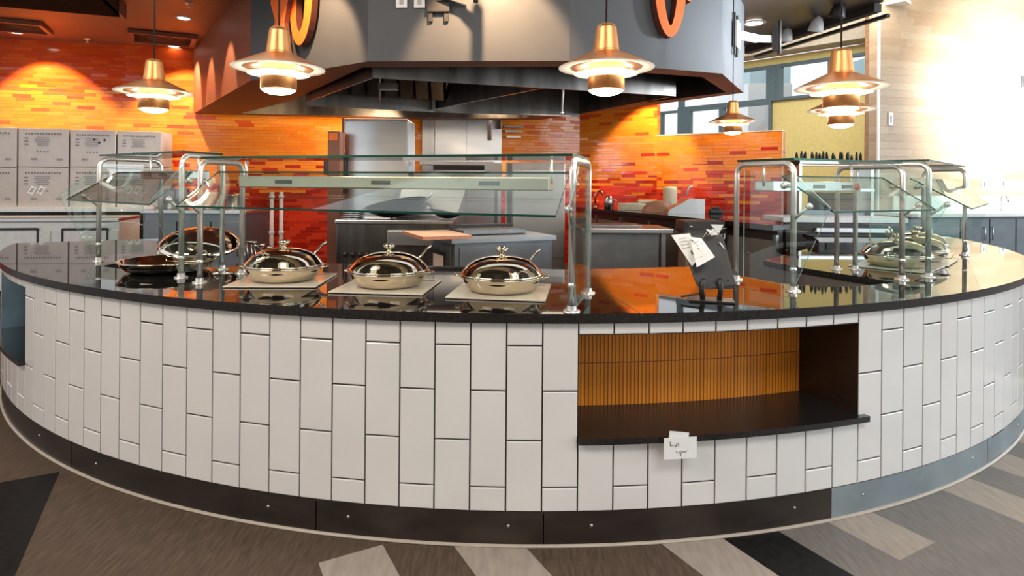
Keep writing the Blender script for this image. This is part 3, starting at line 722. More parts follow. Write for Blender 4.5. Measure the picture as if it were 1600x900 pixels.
pl = [(947, 106, 2.60, None), (435.5, 107, 2.75, 'copper pendant lamp hanging in front of the narrow orange letters'), (240.5, 144, 3.47, 'leftmost copper pendant lamp, before the red tiled wall'),
      (1314, 137, 2.90, 'copper pendant lamp nearest the wood wall, upper of the two that overlap'), (1314, 172, 4.0, 'smaller copper pendant lamp showing just under the right-hand one'), (1145, 190, 5.45, 'smallest copper pendant lamp, far off before the windows')]
for i, (x, y, d, lab) in enumerate(pl):
    p = PZ(x, y, d)
    if i == 0: pend.location = p
    else: dup(pend, p, 0, lab)
    light('POINT', 'pendant_fill', (p.x, p.y, p.z - 0.23), None, 5, (1.0, 0.84, 0.64), 0.03)  # point light added below the lens to brighten the shade undersides

# ================================================================== SNEEZE GUARDS
def guard(name, label, F0, R0, F1, R1, H, ends=(True, True), bar=None, bar_mat='steel', badge=False, slant=True):
    F0, R0, F1, R1 = [Vector((p[0], p[1], TOP)) for p in (F0, R0, F1, R1)]
    t = thing(name, label, 'sneeze guard', tuple((F0 + F1) / 2), 0, 'glass sneeze guards')
    up = Vector((0, 0, 1)); axis = (F1 - F0).normalized()
    for Fp, Rp in ((F0, R0), (F1, R1)):
        mb = MB(); o = (Fp - Rp).normalized(); w = (Fp - Rp).length; rad = 0.055; z = H - TOP
        pts = [Fp]
        for k in range(7):
            a = PI / 2 * k / 6; pts.append(Fp - o * (rad - rad * cos(a)) + up * (z - rad + rad * sin(a)))
        for k in range(7):
            a = PI / 2 * k / 6; pts.append(Rp + o * (rad - rad * sin(a)) + up * (z - rad + rad * cos(a)))
        pts.append(Rp); mb.tube(pts, 0.0145, 'post', 14); ar = W(mb, 'post_arch', t)
        for q in (Fp, Rp):
            mb = MB(); mb.lathe([(0, 0.008), (0.034, 0.007), (0.036, 0.0)], 'post', tuple(q), 20); mb.lathe([(0.020, 0.026), (0.021, 0.007)], 'post', tuple(q), 16); mb.build('floor_flange', ar)
        mb = MB(); c = Fp - o * 0.02 + up * (z - 0.19)
        mb.tube([Fp + up * (1.33 - TOP), Fp + o * 0.09 + up * (1.40 - TOP)], 0.008, 'post', 8)
        mb.tube([Fp + up * (1.50 - TOP), Fp - o * 0.06 + up * (1.50 - TOP)], 0.008, 'post', 8)
        for q in (Fp + o * 0.09 + up * (1.40 - TOP), Fp - o * 0.06 + up * (1.50 - TOP), Fp + up * 0.11):
            mb.lathe([(0, .018), (.014, .012), (.018, 0), (.014, -.012), (0, -.018)], 'post', tuple(q), 12)
        mb.build('glass_clamp', ar)
    o0 = (F0 - R0).normalized(); o1 = (F1 - R1).normalized()
    mb = MB(); z = up * (H - TOP + 0.0155)
    mb.slab([R0 + z + axis * 0.0, F0 + z, F1 + z, R1 + z], up * 0.011, 'glass', 'glass_edge'); W(mb, 'top_glass', t)
    if slant:
        mb = MB(); zb, zt = up * (1.372 - TOP), up * (1.545 - TOP)
        i0, i1 = axis * 0.03, -axis * 0.03
        mb.slab([F0 + o0 * 0.20 + zb + i0, F1 + o1 * 0.20 + zb + i1, F1 - o1 * 0.10 + zt + i1, F0 - o0 * 0.10 + zt + i0], Vector((0, 0, 1)) * 0.009, 'glass_refl', 'glass_edge'); W(mb, 'slanted_glass', t)
    for use, Fp, o, s in ((ends[0], F0, o0, -1), (ends[1], F1, o1, 1)):
        if not use: continue
        mb = MB(); b = Fp + axis * 0.022 * s
        mb.slab([b - o * 0.30 + up * (H - TOP - 0.03), b - o * 0.01 + up * (H - TOP - 0.03), b + o * 0.225 + up * (1.40 - TOP), b + o * 0.03 + up * 0.03, b - o * 0.30 + up * 0.03], axis * 0.006 * s, 'glass', 'glass_edge_thin')
        W(mb, 'end_glass', t)
    if bar:
        f0, f1, z0, hh = bar; mid0 = (F0 + R0) / 2; mid1 = (F1 + R1) / 2; a = mid0.lerp(mid1, f0); b = mid0.lerp(mid1, f1); c = (a + b) / 2; L = (b - a).length
        ang = math.atan2((b - a).y, (b - a).x)
        mb = MB(); mb.box((c.x, c.y, z0), (L, 0.12, hh), bar_mat, rz=ang, bev=0.006); hb = W(mb, 'heat_lamp_bar', t)
        mb = MB(); n = Vector((sin(ang), -cos(ang), 0))
        for k in range(3):
            q = a.lerp(b, (k + 0.5) / 3) + n * 0.061; q.z = z0; mb.box(tuple(q), (0.10, 0.004, 0.02), 'steel_dark', rz=ang)
        mb.build('vent_slots', hb)
        for q in (a, b):
            mb = MB(); mb.tube([(q.x, q.y, z0), (q.x, q.y, H + 0.01)], 0.008, 'post', 8); W(mb, 'bar_hanger', t)
        if badge:
            q = b - (b - a).normalized() * 0.045 + n * 0.063; q.z = z0
            mb = MB(); mb.lathe([(0, 0.003), (0.020, 0.002), (0.022, 0)], 'badge_red', tuple(q), 20, rot=Matrix.Rotation(ang, 3, 'Z') @ Matrix.Rotation(R(90), 3, 'X'), ax=1.4)
            mb.lathe([(0.022, 0.0015), (0.025, 0.001), (0.026, 0)], 'white', tuple(q), 20, rot=Matrix.Rotation(ang, 3, 'Z') @ Matrix.Rotation(R(90), 3, 'X'), ax=1.4)
            mb.build('red_badge', hb, label='red oval badge')
    return t
M['glass_edge_thin'] = plain('pale_glass_edge', (0.30, 0.42, 0.38), 0.15)
M['bar_warm'] = plain('warm_lit_bar_steel', (0.66, 0.57, 0.44), 0.3, 0.9)
M['badge_red'] = plain('red_enamel', (0.6, 0.03, 0.02), 0.3)
B2 = lambda x, y: PHt(x, y)
guard('sneeze_guard', 'short glass sneeze guard at the left end of the worktop', B2(154, 408), B2(251, 398), B2(283, 434), B2(347, 421), 1.64, (True, True), (0.3, 0.95, 1.535, 0.05))
guard('sneeze_guard', 'long glass sneeze guard in front of the three domed pans', B2(312, 442), B2(378, 427), B2(893, 487), (0.42, 2.90), 1.602, (False, True), (0.08, 0.93, 1.50, 0.062), 'bar_warm')
guard('sneeze_guard', 'glass sneeze guard just right of the black tablet stand', B2(1239, 455), B2(1150, 437), B2(1409, 437), B2(1307, 421), 1.615, (True, True), (0.0, 0.82, 1.497, 0.055), 'steel_bright', True)
guard('sneeze_guard', 'glass sneeze guard at the far right over the cluster of domed pans', B2(1450, 433), B2(1336, 421), B2(1507, 399), B2(1442, 390), 1.635, (True, True))

# ================================================================== PANS, PLATES, TABLET
pan = thing('chafing_pan', 'domed chrome chafing pan on the plate nearest the middle of the worktop', 'chafing pan', (0, 0, 0), 0, 'domed chrome chafing pans')
mb = MB(); mb.lathe([(0, 0), (0.13, 0), (0.155, 0.004), (0.168, 0.014), (0.180, 0.032), (0.188, 0.052), (0.193, 0.066), (0.206, 0.070), (0.207, 0.075), (0.195, 0.076), (0.18, 0.05), (0, 0.02)], 'chrome', seg=56); mb.build('pan_base', pan)
lid = MB(); lid.lathe([(0.2, 0.077), (0.203, 0.081), (0.198, 0.086), (0.188, 0.100), (0.165, 0.124), (0.13, 0.146), (0.085, 0.161), (0.04, 0.167), (0, 0.168)], 'chrome', seg=56); ld = lid.build('dome_lid', pan)
mb = MB(); mb.lathe([(0.013, 0.167), (0.013, 0.182), (0.024, 0.186), (0.030, 0.194), (0.030, 0.204), (0.024, 0.209), (0.012, 0.206), (0, 0.206)], 'chrome', seg=24); mb.build('lid_knob', ld)
for s in (-1, 1):
    mb = MB(); mb.tube([(s * 0.196, -0.03, 0.066), (s * 0.225, -0.024, 0.07), (s * 0.232, 0, 0.071), (s * 0.225, 0.024, 0.07), (s * 0.196, 0.03, 0.066)], 0.005, 'chrome', 8); mb.build('side_handle', pan)
mb = MB(); mb.tube([(0.10, 0.16, 0.10), (0.125, 0.185, 0.13), (0.15, 0.20, 0.165), (0.17, 0.21, 0.18)], 0.0075, 'chrome', 10); mb.box((0.08, 0.19, 0.075), (0.07, 0.03, 0.03), 'chrome', rz=R(-20), bev=0.005); mb.build('lid_hinge_handle', ld)
plate = thing('induction_plate', 'square cream plate under the domed pan nearest the middle', 'plate', (0, 0, 0), 0, 'square cream plates under the pans')
mb = MB(); mb.box((0, 0, 0.0055), (0.46, 0.44, 0.007), 'plate', bev=0.002); pb = mb.build('plate_top', plate)
mb = MB(); mb.box((0, 0, 0.001), (0.42, 0.40, 0.002), 'black'); mb.build('plate_foot', plate)
mb = MB(); mb.box((0.16, 0.17, 0.0094), (0.08, 0.02, 0.0008), 'ink'); mb.build('control_mark', pb)
spots = [((0.0, 2.915), -8, None, None), ((-0.575, 3.035), -6, 'domed chrome chafing pan in the middle of the row of three', 'square cream plate under the middle pan of the row of three'),
         ((-1.165, 3.185), 2, 'domed chrome chafing pan beside the left posts, its handle pointing up right', 'square cream plate under the domed pan beside the left posts'),
         ((2.60, 3.92), 43, 'domed chrome pan at the right, front one of the three in the far guard', 'square cream plate under the front pan in the right cluster'),
         ((2.95, 4.25), 46, 'domed chrome pan in the middle of the right-hand cluster of three', 'square cream plate under the middle pan in the right cluster'),
         ((3.26, 4.67), 50, 'domed chrome pan at the back of the right-hand cluster, near the last post', 'square cream plate under the back pan in the right cluster')]
for i, ((x, y), a, l1, l2) in enumerate(spots):
    if i == 0:
        pan.location = (x, y, TOP + 0.0095); pan.rotation_euler.z = R(a); plate.location = (x - 0.0, y, TOP); plate.rotation_euler.z = R(a)
    else:
        dup(pan, (x, y, TOP + 0.0095), R(a), l1); dup(plate, (x, y, TOP), R(a), l2)
# open pan at the left with its lid swung up
p = PH(262, 417, TOP + 0.02)
op = thing('open_chafing_pan', 'wide shallow chrome pan with its lid swung open inside the left guard', 'chafing pan', (p.x, p.y, TOP + 0.001), R(25))
mb = MB(); mb.lathe([(0, 0), (0.18, 0), (0.22, 0.012), (0.245, 0.04), (0.25, 0.055), (0.262, 0.058), (0.262, 0.064), (0.245, 0.064), (0.225, 0.03), (0, 0.022)], 'chrome', seg=56); mb.build('pan_base', op)
lid = MB(); rt = Matrix.Rotation(R(-38), 3, 'X')
lid.lathe([(0.25, 0.0), (0.252, 0.006), (0.235, 0.03), (0.20, 0.06), (0.14, 0.085), (0.07, 0.097), (0, 0.10), ], 'chrome_red', (0.10, 0.36, 0.20), 48, rot=Matrix.Rotation(R(-22), 3, 'X')) if False else lid.lathe([(0.25, 0.0), (0.252, 0.006), (0.235, 0.03), (0.20, 0.06), (0.14, 0.085), (0.07, 0.097), (0, 0.10)], 'chrome', (0.16, 0.40, 0.10), 48, rot=Matrix.Rotation(R(14), 3, 'X'))
ld2 = lid.build('dome_lid', op)
mb = MB(); mb.tube([(0.36, 0.36, 0.13), (0.44, 0.34, 0.12), (0.50, 0.33, 0.115)], 0.009, 'chrome', 10); mb.build('lid_handle', ld2)
# tablet / till seen from behind
tb = PH(1111, 470, TOP); td = tb.y
till = thing('tablet_stand', 'black tablet stand seen from behind with papers taped to it', 'tablet', (tb.x, td, TOP))
mb = MB(); mb.box((0, 0, 0.004), (0.20, 0.11, 0.008), 'black', rz=R(-15), bev=0.003)
for s in (-1, 1): mb.tube([(s * 0.038, 0, 0.006), (s * 0.044, 0.0, 0.05), (s * 0.036, -0.01, 0.10)], 0.012, 'black', 8)
mb.tube([(-0.04, 0, 0.035), (-0.14, -0.01, 0.02)], 0.005, 'black', 6); mb.build('stand_base', till)
mb = MB(); P4 = [PZ(1062, 372, td + 0.09), PZ(1076, 363, td + 0.095), PZ(1118, 362, td + 0.095), PZ(1130, 370, td + 0.09), PZ(1150, 444, td - 0.0), PZ(1146, 451, td - 0.0), PZ(1095, 452, td), PZ(1090, 447, td)]
mb.slab(P4, Vector((0.0, 0.028, 0.01)), 'charcoal', 'black'); tbk = W(mb, 'tablet_back', till)
for x, y in ((1097, 440), (1138, 438)):
    mb = MB(); mb.lathe([(0, -.002), (.004, -.001), (.004, .004)], 'black', tuple(PZ(x, y, td + 0.006)), 8, rot=Matrix.Rotation(R(-90), 3, 'X')); mb.build('screw', tbk)
mb = MB(); d = td + 0.03
A = [PZ(1047, 367, d + .05), PZ(1076, 364, d + .05), PZ(1090, 403, d), PZ(1079, 415, d)]
Bq = [PZ(1074, 369, d + 0.035), PZ(1092, 371, d + 0.035), PZ(1113, 400, d - 0.03), PZ(1085, 416, d - 0.03)]
mb.slab([v - Vector((0, 0.02, 0)) for v in A], (0, 0.002, 0), 'paper'); mb.slab([v - Vector((0, 0.035, 0)) for v in Bq], (0, 0.002, 0), 'paper'); ps = W(mb, 'taped_papers', tbk)
mb = MB()
def mark(x0, y0, x1, y1, m='ink', dd=0.045):
    f_ = (lambda y: d + 0.026 - (y - 365) / 50 * 0.05) if dd > 0.06 else (lambda y: d - 0.004 - (y - 370) / 46 * 0.066)
    mb.tube([PZ(x0, y0, f_(y0)), PZ(x1, y1, f_(y1))], 0.0018 if m == 'ink' else 0.0009, m, 6)
mark(1079, 374, 1083, 377); mark(1079, 392, 1082, 398); mark(1080, 391, 1083, 397); mark(1090, 388, 1093, 390)
for k in range(4): mark(1060 + 2 * k, 373 + 5 * k, 1072 + 2 * k, 371 + 5 * k, 'print', 0.08)
mark(1088, 384, 1098, 380, 'print'); mark(1094, 402, 1106, 396, 'print'); mark(1084, 380, 1092, 377, 'print'); mb.build('printed_marks', ps)
mb = MB(); cr = PZ(1118, 363, td + 0.05)
random.seed(5)
for k in range(9):
    c = cr + Vector((random.uniform(-.025, .03), random.uniform(-.01, .01), random.uniform(-.016, .02)))
    mb.slab([c + Vector((random.uniform(-.035, .035), random.uniform(-.012, .012), random.uniform(-.026, .026))) for _ in range(3)], (0.001, -0.002, 0.001), 'paper')
W(mb, 'crumpled_receipt', till)
mb = MB(); mb.tube([PZ(1124, 378, td + .06), PZ(1134, 392, td + .07), PZ(1137, 408, td + .07), PZ(1140, 425, td + .05)], 0.003, 'post', 6); W(mb, 'cable', till)

# bottles in a row, behind the glass at the right
shf = thing('bottle_shelf', 'steel back-bar unit carrying the row of dark bottles at the right', 'shelf unit', (XZ(1293, 8.5), 8.5, 0))
x0_, x1_ = XZ(1236, 8.5) - XZ(1293, 8.5), XZ(1350, 8.5) - XZ(1293, 8.5)
mb = MB(); mb.box(((x0_ + x1_) / 2, 0, 1.80), (x1_ - x0_, 0.4, 0.05), 'steel'); mb.build('top_shelf', shf)
mb = MB(); mb.box(((x0_ + x1_) / 2, 0, 1.44), (x1_ - x0_, 0.5, 0.04), 'steel_bright'); mb.build('middle_shelf', shf)
for s in (x0_ + 0.02, x1_ - 0.02):
    mb = MB(); mb.box((s, 0, 0.9), (0.04, 0.46, 1.8), 'steel'); mb.build('side_post', shf)
mb = MB(); mb.box(((x0_ + x1_) / 2, 0.05, 0.60), (x1_ - x0_ - 0.08, 0.4, 1.1), 'steel_grey'); mb.build('cabinet_body', shf)
mb = MB(); mb.box((0.05, 0.0, 1.27), (0.52, 0.3, 0.26), 'black', bev=0.02); mb.box((0.05, -0.16, 1.30), (0.3, 0.02, 0.1), 'charcoal'); mb.build('coffee_machine', shf)
random.seed(3)
bt = [bpy.data.objects.new('x', None) for _ in range(0)]
protos = []
for v in range(3):
    mb = MB(); r = (0.019, 0.0195, 0.0185)[v]; h = (0.14, 0.11, 0.16)[v]
    mb.lathe([(0, 0), (r, 0), (r, h * 0.55), (r * 0.95, h * 0.75), (r * 0.6, h * 0.84), (r * 0.6, h), (0, h)], ('wok', 'charcoal', 'niche')[v], seg=14)
    protos.append(mb.build('bottle_body'))
bases = [0, 1, 2, 0, 2, 1, 0, 2, 1, 2, 0, 1, 2, 0, 1, 0, 2, 1, 0, 2, 1, 0, 2]
for i, v in enumerate(bases):
    t = protos[v] if v in (0, 1, 2) and i == bases.index(v) else protos[v].copy()
    if t.name not in SC.collection.objects: SC.collection.objects.link(t)
    t.name = 'bottle'; t.location = (XZ(1241 + i * 4.6, 8.5), 8.5 + random.uniform(-0.12, 0.12), 1.826); t.rotation_euler.z = i
    tag(t, 'small dark bottle in the row on top of the steel back-bar unit', 'bottle', 'dark bottles along the top shelf')

# ================================================================== LEFT WALL COUNTER WITH CARTONS
lw = Vector((1, 0.206)).normalized(); ln = Vector((lw.y, -lw.x))     # along and away from the wall
ang_l = math.atan2(lw.y, lw.x)
def lpx(x, off):   # plan point seen at pixel column x, off metres in front of the back wall
    t = (x - X0) / F; c = 9.1 + 0.206 * 7.8 - off * math.hypot(1, 0.206); d = c / (1 - 0.206 * t); return Vector((t * d, d))
def hy(y, x, p): return EYE - (y - Y0 - ROLL * (x - X0)) / F * p.y
CO = 0.62
pc = lpx(100, CO + 0.05); shelf_h = hy(323.5, 100, pc)
wc = thing('wall_counter', 'white counter carrying the stacked grey cartons along the left wall', 'counter', (*lpx(100, 0.5), 0))
a, b = lpx(-60, CO / 2 + 0.03), lpx(252, CO / 2 + 0.03)
mb = MB(); seg_box(mb, a, b, shelf_h - 0.07, shelf_h, CO + 0.04, 'white'); W(mb, 'counter_top', wc)
mb = MB(); seg_box(mb, lpx(-60, 0.2), lpx(252, 0.2), 0, shelf_h - 0.075, 0.36, 'niche'); W(mb, 'support_panel', wc)
random.seed(11)
def carton(x0, x1, yt, yb, low, label, v):
    fa, fb = lpx(x0, CO), lpx(x1, CO); mid = (fa + fb) / 2; wdt = (fb - fa).length * 0.985
    z1 = hy(yt, (x0 + x1) / 2, mid); z0 = hy(yb, (x0 + x1) / 2, mid) if not low else shelf_h + 0.001
    t = thing('carton', label, 'carton', (mid.x - ln.x * 0.27, mid.y - ln.y * 0.27, z0), ang_l, 'grey cartons stacked on the wall counter')
    hh = z1 - z0
    mb = MB(); mb.box((0, 0, hh / 2), (wdt, 0.52, hh), 'carton', bev=0.006); bx = mb.build('carton_body', t)
    mb = MB(); yf = -0.2612
    def bar(u, w_, dw, dh, m='print'): mb.box((u * wdt, yf, w_ * hh), (dw * wdt, 0.0012, dh * hh), m)
    u = -0.36
    random.seed(40 + v)
    for k in range(13): bar(-0.34 + k * 0.057, 0.86 + random.uniform(-.006, .006), 0.035, 0.045)
    for k in range(5): bar(-0.02 + random.uniform(-.01, .01), 0.76 - k * 0.048, random.uniform(0.22, 0.34), 0.016)
    for k in range(3): bar(-0.34, 0.74 - k * 0.08, 0.08, 0.03)
    for k in range(4): bar(-0.12 + k * 0.07, 0.40, 0.035, 0.035)
    for ux in (-0.18, 0.33):
        for k in range(7): bar(ux + (k - 3) * 0.018, 0.20, 0.008, 0.055)
    mb.build('printed_label', bx)
    if v in (3, 5):
        mb = MB()
        for k, s in enumerate((0.0, 0.09)):
            mb.box(((-0.22 + s * 2) * wdt, yf - 0.001, 0.42 * hh), (0.11 * wdt, 0.001, 0.2 * hh), 'paper', ry=R(28))
            for q in range(4): mb.box(((-0.22 + s * 2) * wdt + (q - 1.5) * 0.012, yf - 0.002, 0.42 * hh), (0.006, 0.001, 0.12 * hh), 'print', ry=R(28))
        mb.build('shipping_sticker', bx)
    if v in (2,):
        mb = MB()
        for cx_, cz in ((0.03, 0.74), (0.26, 0.73), (0.14, 0.66)): mb.box((cx_ * wdt, yf, cz * hh), (0.05 * wdt, 0.0012, 0.06 * hh), 'ink', ry=R(35))
        mb.build('warning_marks', bx)
cols = [(-52, 25), (27, 106), (108, 180), (182, 251)]
names_u = ['grey carton cut off by the left edge of the photo, upper row', 'second grey carton of the upper row, left of the arrowed one', 'grey carton with black arrow marks in the upper row', 'grey carton at the right end of the upper row']
names_l = ['grey carton cut off by the left edge of the photo, lower row', 'grey carton with a tilted pale sticker in the lower row', 'third grey carton of the lower row, behind the guard end glass', 'grey carton at the right end of the lower row']
for i, (x0, x1) in enumerate(cols):
    carton(x0, x1, 261.5, 323.5, True, names_l[i], (6, 5, 7, 3)[i])
for i, (x0, x1) in enumerate(cols):
    fa, fb = lpx(x0, CO), lpx(x1, CO); mid = (fa + fb) / 2
    carton(x0, x1, (198.5, 200.5, 203, 205)[i], 260.8, False, names_u[i], (0, 1, 2, 4)[i])
# undercounter fridge below
fr = thing('undercounter_fridge', 'white steel undercounter fridge with dark door outlines below the cartons', 'fridge', (*lpx(70, 1.25), 0), ang_l)
w_f = (lpx(187, 1.6) - lpx(-60, 1.6)).length; cxf = (lpx(187, 1.6) + lpx(-60, 1.6)) / 2; of = cxf - lpx(70, 1.25)
sx = of.dot(lw); hz = hy(341, 100, lpx(100, 1.6))
mb = MB(); mb.box((sx, 0, hz / 2 + 0.03), (w_f, 0.7, hz - 0.06), 'white', bev=0.004); mb.build('fridge_body', fr)
mb = MB(); mb.box((sx, -0.02, hz - 0.02), (w_f + 0.02, 0.76, 0.04), 'steel_bright', bev=0.004); mb.build('fridge_top', fr)
def door_px(x0, x1):
    a, b = lpx(x0, 1.6), lpx(x1, 1.6); m0 = (a + b) / 2; c = (m0 - lpx(70, 1.25)).dot(lw); w_ = (b - a).length
    d_ = MB(); d_.box((c, -0.362, hz * 0.44), (w_, 0.022, hz * 0.78), 'white', bev=0.003); dr = d_.build('fridge_door', fr)
    g = MB()
    zt = hy(358, (x0 + x1) / 2, lpx((x0 + x1) / 2, 1.62)); g.box((c, -0.376, zt), (w_ * 0.68, 0.006, 0.03), 'black')
    for s in (-1, 1): g.box((c + s * w_ * 0.34, -0.376, zt - 0.25), (0.025, 0.006, 0.52), 'black')
    g.build('door_outline', dr)
door_px(-40, 80); door_px(83, 186)
mb = MB()
for k, sx_ in enumerate((-1, 1)): mb.box((sx + sx_ * w_f * 0.46, 0, 0.03), (0.05, 0.5, 0.06), 'black')
mb.build('foot', fr)

# ================================================================== KITCHEN EQUIPMENT
def bz(x, y, p): return EYE - (y - Y0 - ROLL * (x - X0)) / F * p   # height seen at row y, depth p
# tall steel refrigerator
d = 8.4; cx_ = XZ(586, d); wd = 100 * d / F
rf = thing('upright_refrigerator', 'tall stainless refrigerator with curved reflections before the orange tiles', 'refrigerator', (cx_, d, 0))
ht = bz(586, 185, d)
mb = MB(); mb.box((0, 0.4, ht / 2), (wd, 0.72, ht), 'steel', bev=0.02); mb.build('cabinet_body', rf)
mb = MB(); rows = []
for j in range(13):
    u = -1 + 2 * j / 12; rows.append([(u * wd / 2 * 0.97, -0.02 + 0.035 * u * u - 0.01, z) for z in (0.12, ht * 0.5, ht - 0.05)])
mb.grid(rows, 'steel_bright'); dr = mb.build('door', rf)
mb = MB(); mb.box((-wd / 2 + 0.035, -0.06, ht * 0.66), (0.03, 0.04, 0.46), 'charcoal', bev=0.008); mb.build('door_handle', dr)
mb = MB()
mb.box((-wd / 2 - 0.005, 0.0, ht / 2), (0.018, 0.05, ht), 'charcoal'); mb.build('door_gasket', rf)
# steel wall cladding behind the cooking line
def on_wall(x, off):
    t = (x - X0) / F; c = 9.1 + 0.206 * 7.8 - off * math.hypot(1, 0.206); d = c / (1 - 0.206 * t); return Vector((t * d, d))
sp = thing('steel_wall_cladding', 'stainless sheet cladding on the tiled wall under the hood', 'wall cladding', (*on_wall(705, 0.03), 0))
for x0, x1 in ((659, 678), (679, 728), (728.5, 783)):
    a, b = on_wall(x0, 0.035), on_wall(x1, 0.035); mb = MB(); seg_box(mb, a, b, 0.4, 3.3, 0.03, 'steel_bright' if x0 > 670 else 'steel'); W(mb, 'steel_sheet', sp)
a = on_wall(765, 0.1); mb = MB(); mb.tube([(a.x, a.y, 3.1), (a.x, a.y, 2.25)], 0.03, 'post'); mb.tube([(a.x + 0.16, a.y, 3.1), (a.x + 0.16, a.y, 2.45)], 0.035, 'steel'); W(mb, 'riser_pipe', sp)
sg = thing('wall_ledge', 'small chrome ledge with bright bars on the orange wall right of the steel cladding', 'ledge', (*on_wall(802, 0.1), bz(802, 198, 10.6)))
mb = MB()
for k, z in enumerate((0, -0.08, -0.18)): mb.box((0, 0, z), (0.36 - 0.05 * k, 0.10, 0.035), 'steel_bright')
mb.build('ledge_bars', sg)
# over-shelf / salamander behind the guard
d = 8.95
os_ = thing('salamander_grill', 'low wide steel grill shelf behind the heat bar with a dark slot', 'grill', (XZ(715, d), d, bz(715, 272, d)))
w_ = (XZ(783, d) - XZ(650, d))
mb = MB(); mb.box((0, 0.1, 0.16), (w_ * 0.86, 0.5, 0.05), 'steel_bright'); mb.box((w_ * 0.03, -0.1, 0.09), (w_ * 0.6, 0.2, 0.07), 'niche'); mb.build('grill_hood', os_)
mb = MB(); mb.box((0, 0, 0.0), (w_, 0.4, 0.05), 'steel'); mb.build('grill_tray', os_)
mb = MB(); mb.box((w_ * 0.42, -0.22, 0.05), (w_ * 0.2, 0.06, 0.22), 'steel_bright', bev=0.005); mb.build('side_bracket', os_)
mb = MB()
for sx_ in (-w_ * 0.45, w_ * 0.45): mb.box((sx_, 0.2, -0.85), (0.05, 0.05, 1.65), 'steel')
mb.build('upright_post', os_)
# tall steel cabinet right of centre
d = 7.9; x0_, x1_ = XZ(790, d), XZ(883, d)
tc = thing('steel_cabinet', 'tall steel cabinet behind the right end of the long guard', 'cabinet', ((x0_ + x1_) / 2, d, 0)); ht = bz(836, 254, d); wd = x1_ - x0_
mb = MB(); mb.box((0, 0.35, ht / 2), (wd, 0.7, ht), 'steel', bev=0.01); mb.build('cabinet_body', tc)
mb = MB(); mb.box((0.05, -0.012, ht * 0.62), (wd * 0.86, 0.02, ht * 0.66), 'steel_bright', bev=0.006); dr = mb.build('cabinet_door', tc)
mb = MB(); mb.box((-wd * 0.43, -0.01, ht * 0.5), (0.06, 0.03, ht * 0.98), 'steel_dark'); mb.build('hinge_strip', tc)
# prep table with cutting board
h = 0.93
A1 = PH(706, 374, h); A2 = A1 + Vector((1.097, 0.512, 0)); A3 = PH(648, 353, h)
dx = (A2 - A1).xy; perp = Vector((-dx.y, dx.x)).normalized()
if perp.y < 0: perp = -perp
dep = 0.75
tb1 = thing('prep_table', 'steel prep table with a pale cutting board on its left side', 'prep table', (A1.x, A1.y, 0))
q = [A1.xy, A2.xy, A2.xy + perp * dep, A1.xy + perp * dep]
mb = MB(); mb.prism([tuple(v) for v in q], h - 0.045, h, 'steel_bright'); W(mb, 'table_top', tb1)
cen = sum(q, Vector((0, 0))) / 4; qi = [cen + (v - cen) * 0.93 for v in q]
mb = MB(); mb.prism([tuple(v) for v in qi], 0.08, h - 0.05, 'steel_grey'); bd_ = W(mb, 'table_body', tb1)
f0 = qi[0]; f1 = qi[1]; fd = (f1 - f0).normalized(); fo = Vector((fd.y, -fd.x)) * 0.012
mb = MB(); seg_box(mb, f0 + fo + fd * 0.05, f1 + fo - fd * 0.05, 0.2, h - 0.09, 0.02, 'steel_grey'); W(mb, 'front_panel', tb1)
mb = MB(); l0, l1 = qi[0], qi[3]; ld_ = (l1 - l0).normalized(); lo = Vector((-ld_.y, ld_.x)) * 0.014
seg_box(mb, l0 + lo + ld_ * 0.08, l1 + lo - ld_ * 0.3, 0.25, h - 0.09, 0.02, 'steel'); W(mb, 'side_door', tb1)
mb = MB(); seg_box(mb, l0 + lo * 2 + ld_ * 0.22, l0 + lo * 2 + ld_ * 0.6, 0.42, h - 0.16, 0.012, 'black'); seg_box(mb, l0 + lo * 2.6 + ld_ * 0.26, l0 + lo * 2.6 + ld_ * 0.56, 0.38, h - 0.2, 0.012, 'board'); W(mb, 'door_window', tb1)
mb = MB(); mb.prism([tuple(v) for v in (A1.xy - dx.normalized() * 0.3, A1.xy + dx.normalized() * 0.22, A1.xy + dx.normalized() * 0.22 + perp * dep, A1.xy - dx.normalized() * 0.3 + perp * dep)], h + 0.001, h + 0.035, 'board', 'board_edge')
cb = mb.build('cutting_board', loc=None); tag(cb, 'pale cutting board overhanging the left side of the prep table', 'cutting board')
mb = MB(); c_ = A1.xy + dx * 0.52 + perp * 0.5; mb.box((c_.x, c_.y, h + 0.03), (0.75, 0.35, 0.05), 'steel_grey', rz=math.atan2(dx.y, dx.x), bev=0.01); mb.box((c_.x - 0.12, c_.y + 0.22, h + 0.075), (0.8, 0.12, 0.03), 'niche', rz=math.atan2(dx.y, dx.x))
tag(mb.build('pan_well_lid'), 'steel hinged lid lying on the prep table right of the cutting board', 'lid')
# second prep table
d = 6.6; a = Vector((XZ(913, d), d)); b = Vector((XZ(1030, d), d))
tb2 = thing('prep_table', 'steel prep table with a flat grey front, left of the tablet stand', 'prep table', (*((a + b) / 2), 0)); wd = b.x - a.x; h2 = bz(970, 357, d)
mb = MB(); mb.box((0.06, 0.30, h2 - 0.025), (wd + 0.18, 0.70, 0.05), 'steel_bright', bev=0.006); mb.build('table_top', tb2)
mb = MB(); mb.box((0, 0.31, (h2 - 0.05) / 2 + 0.04), (wd, 0.6, h2 - 0.13), 'steel_grey'); mb.build('table_body', tb2)
mb = MB(); mb.box((wd / 2 + 0.06, 0.05, h2 / 2), (0.05, 0.05, h2 - 0.06), 'steel_bright'); mb.build('leg', tb2)
mb = MB(); mb.box((-0.05, 0.35, h2 + 0.012), (wd * 0.78, 0.32, 0.022), 'steel_grey', bev=0.004); mb.build('raised_rail', tb2)
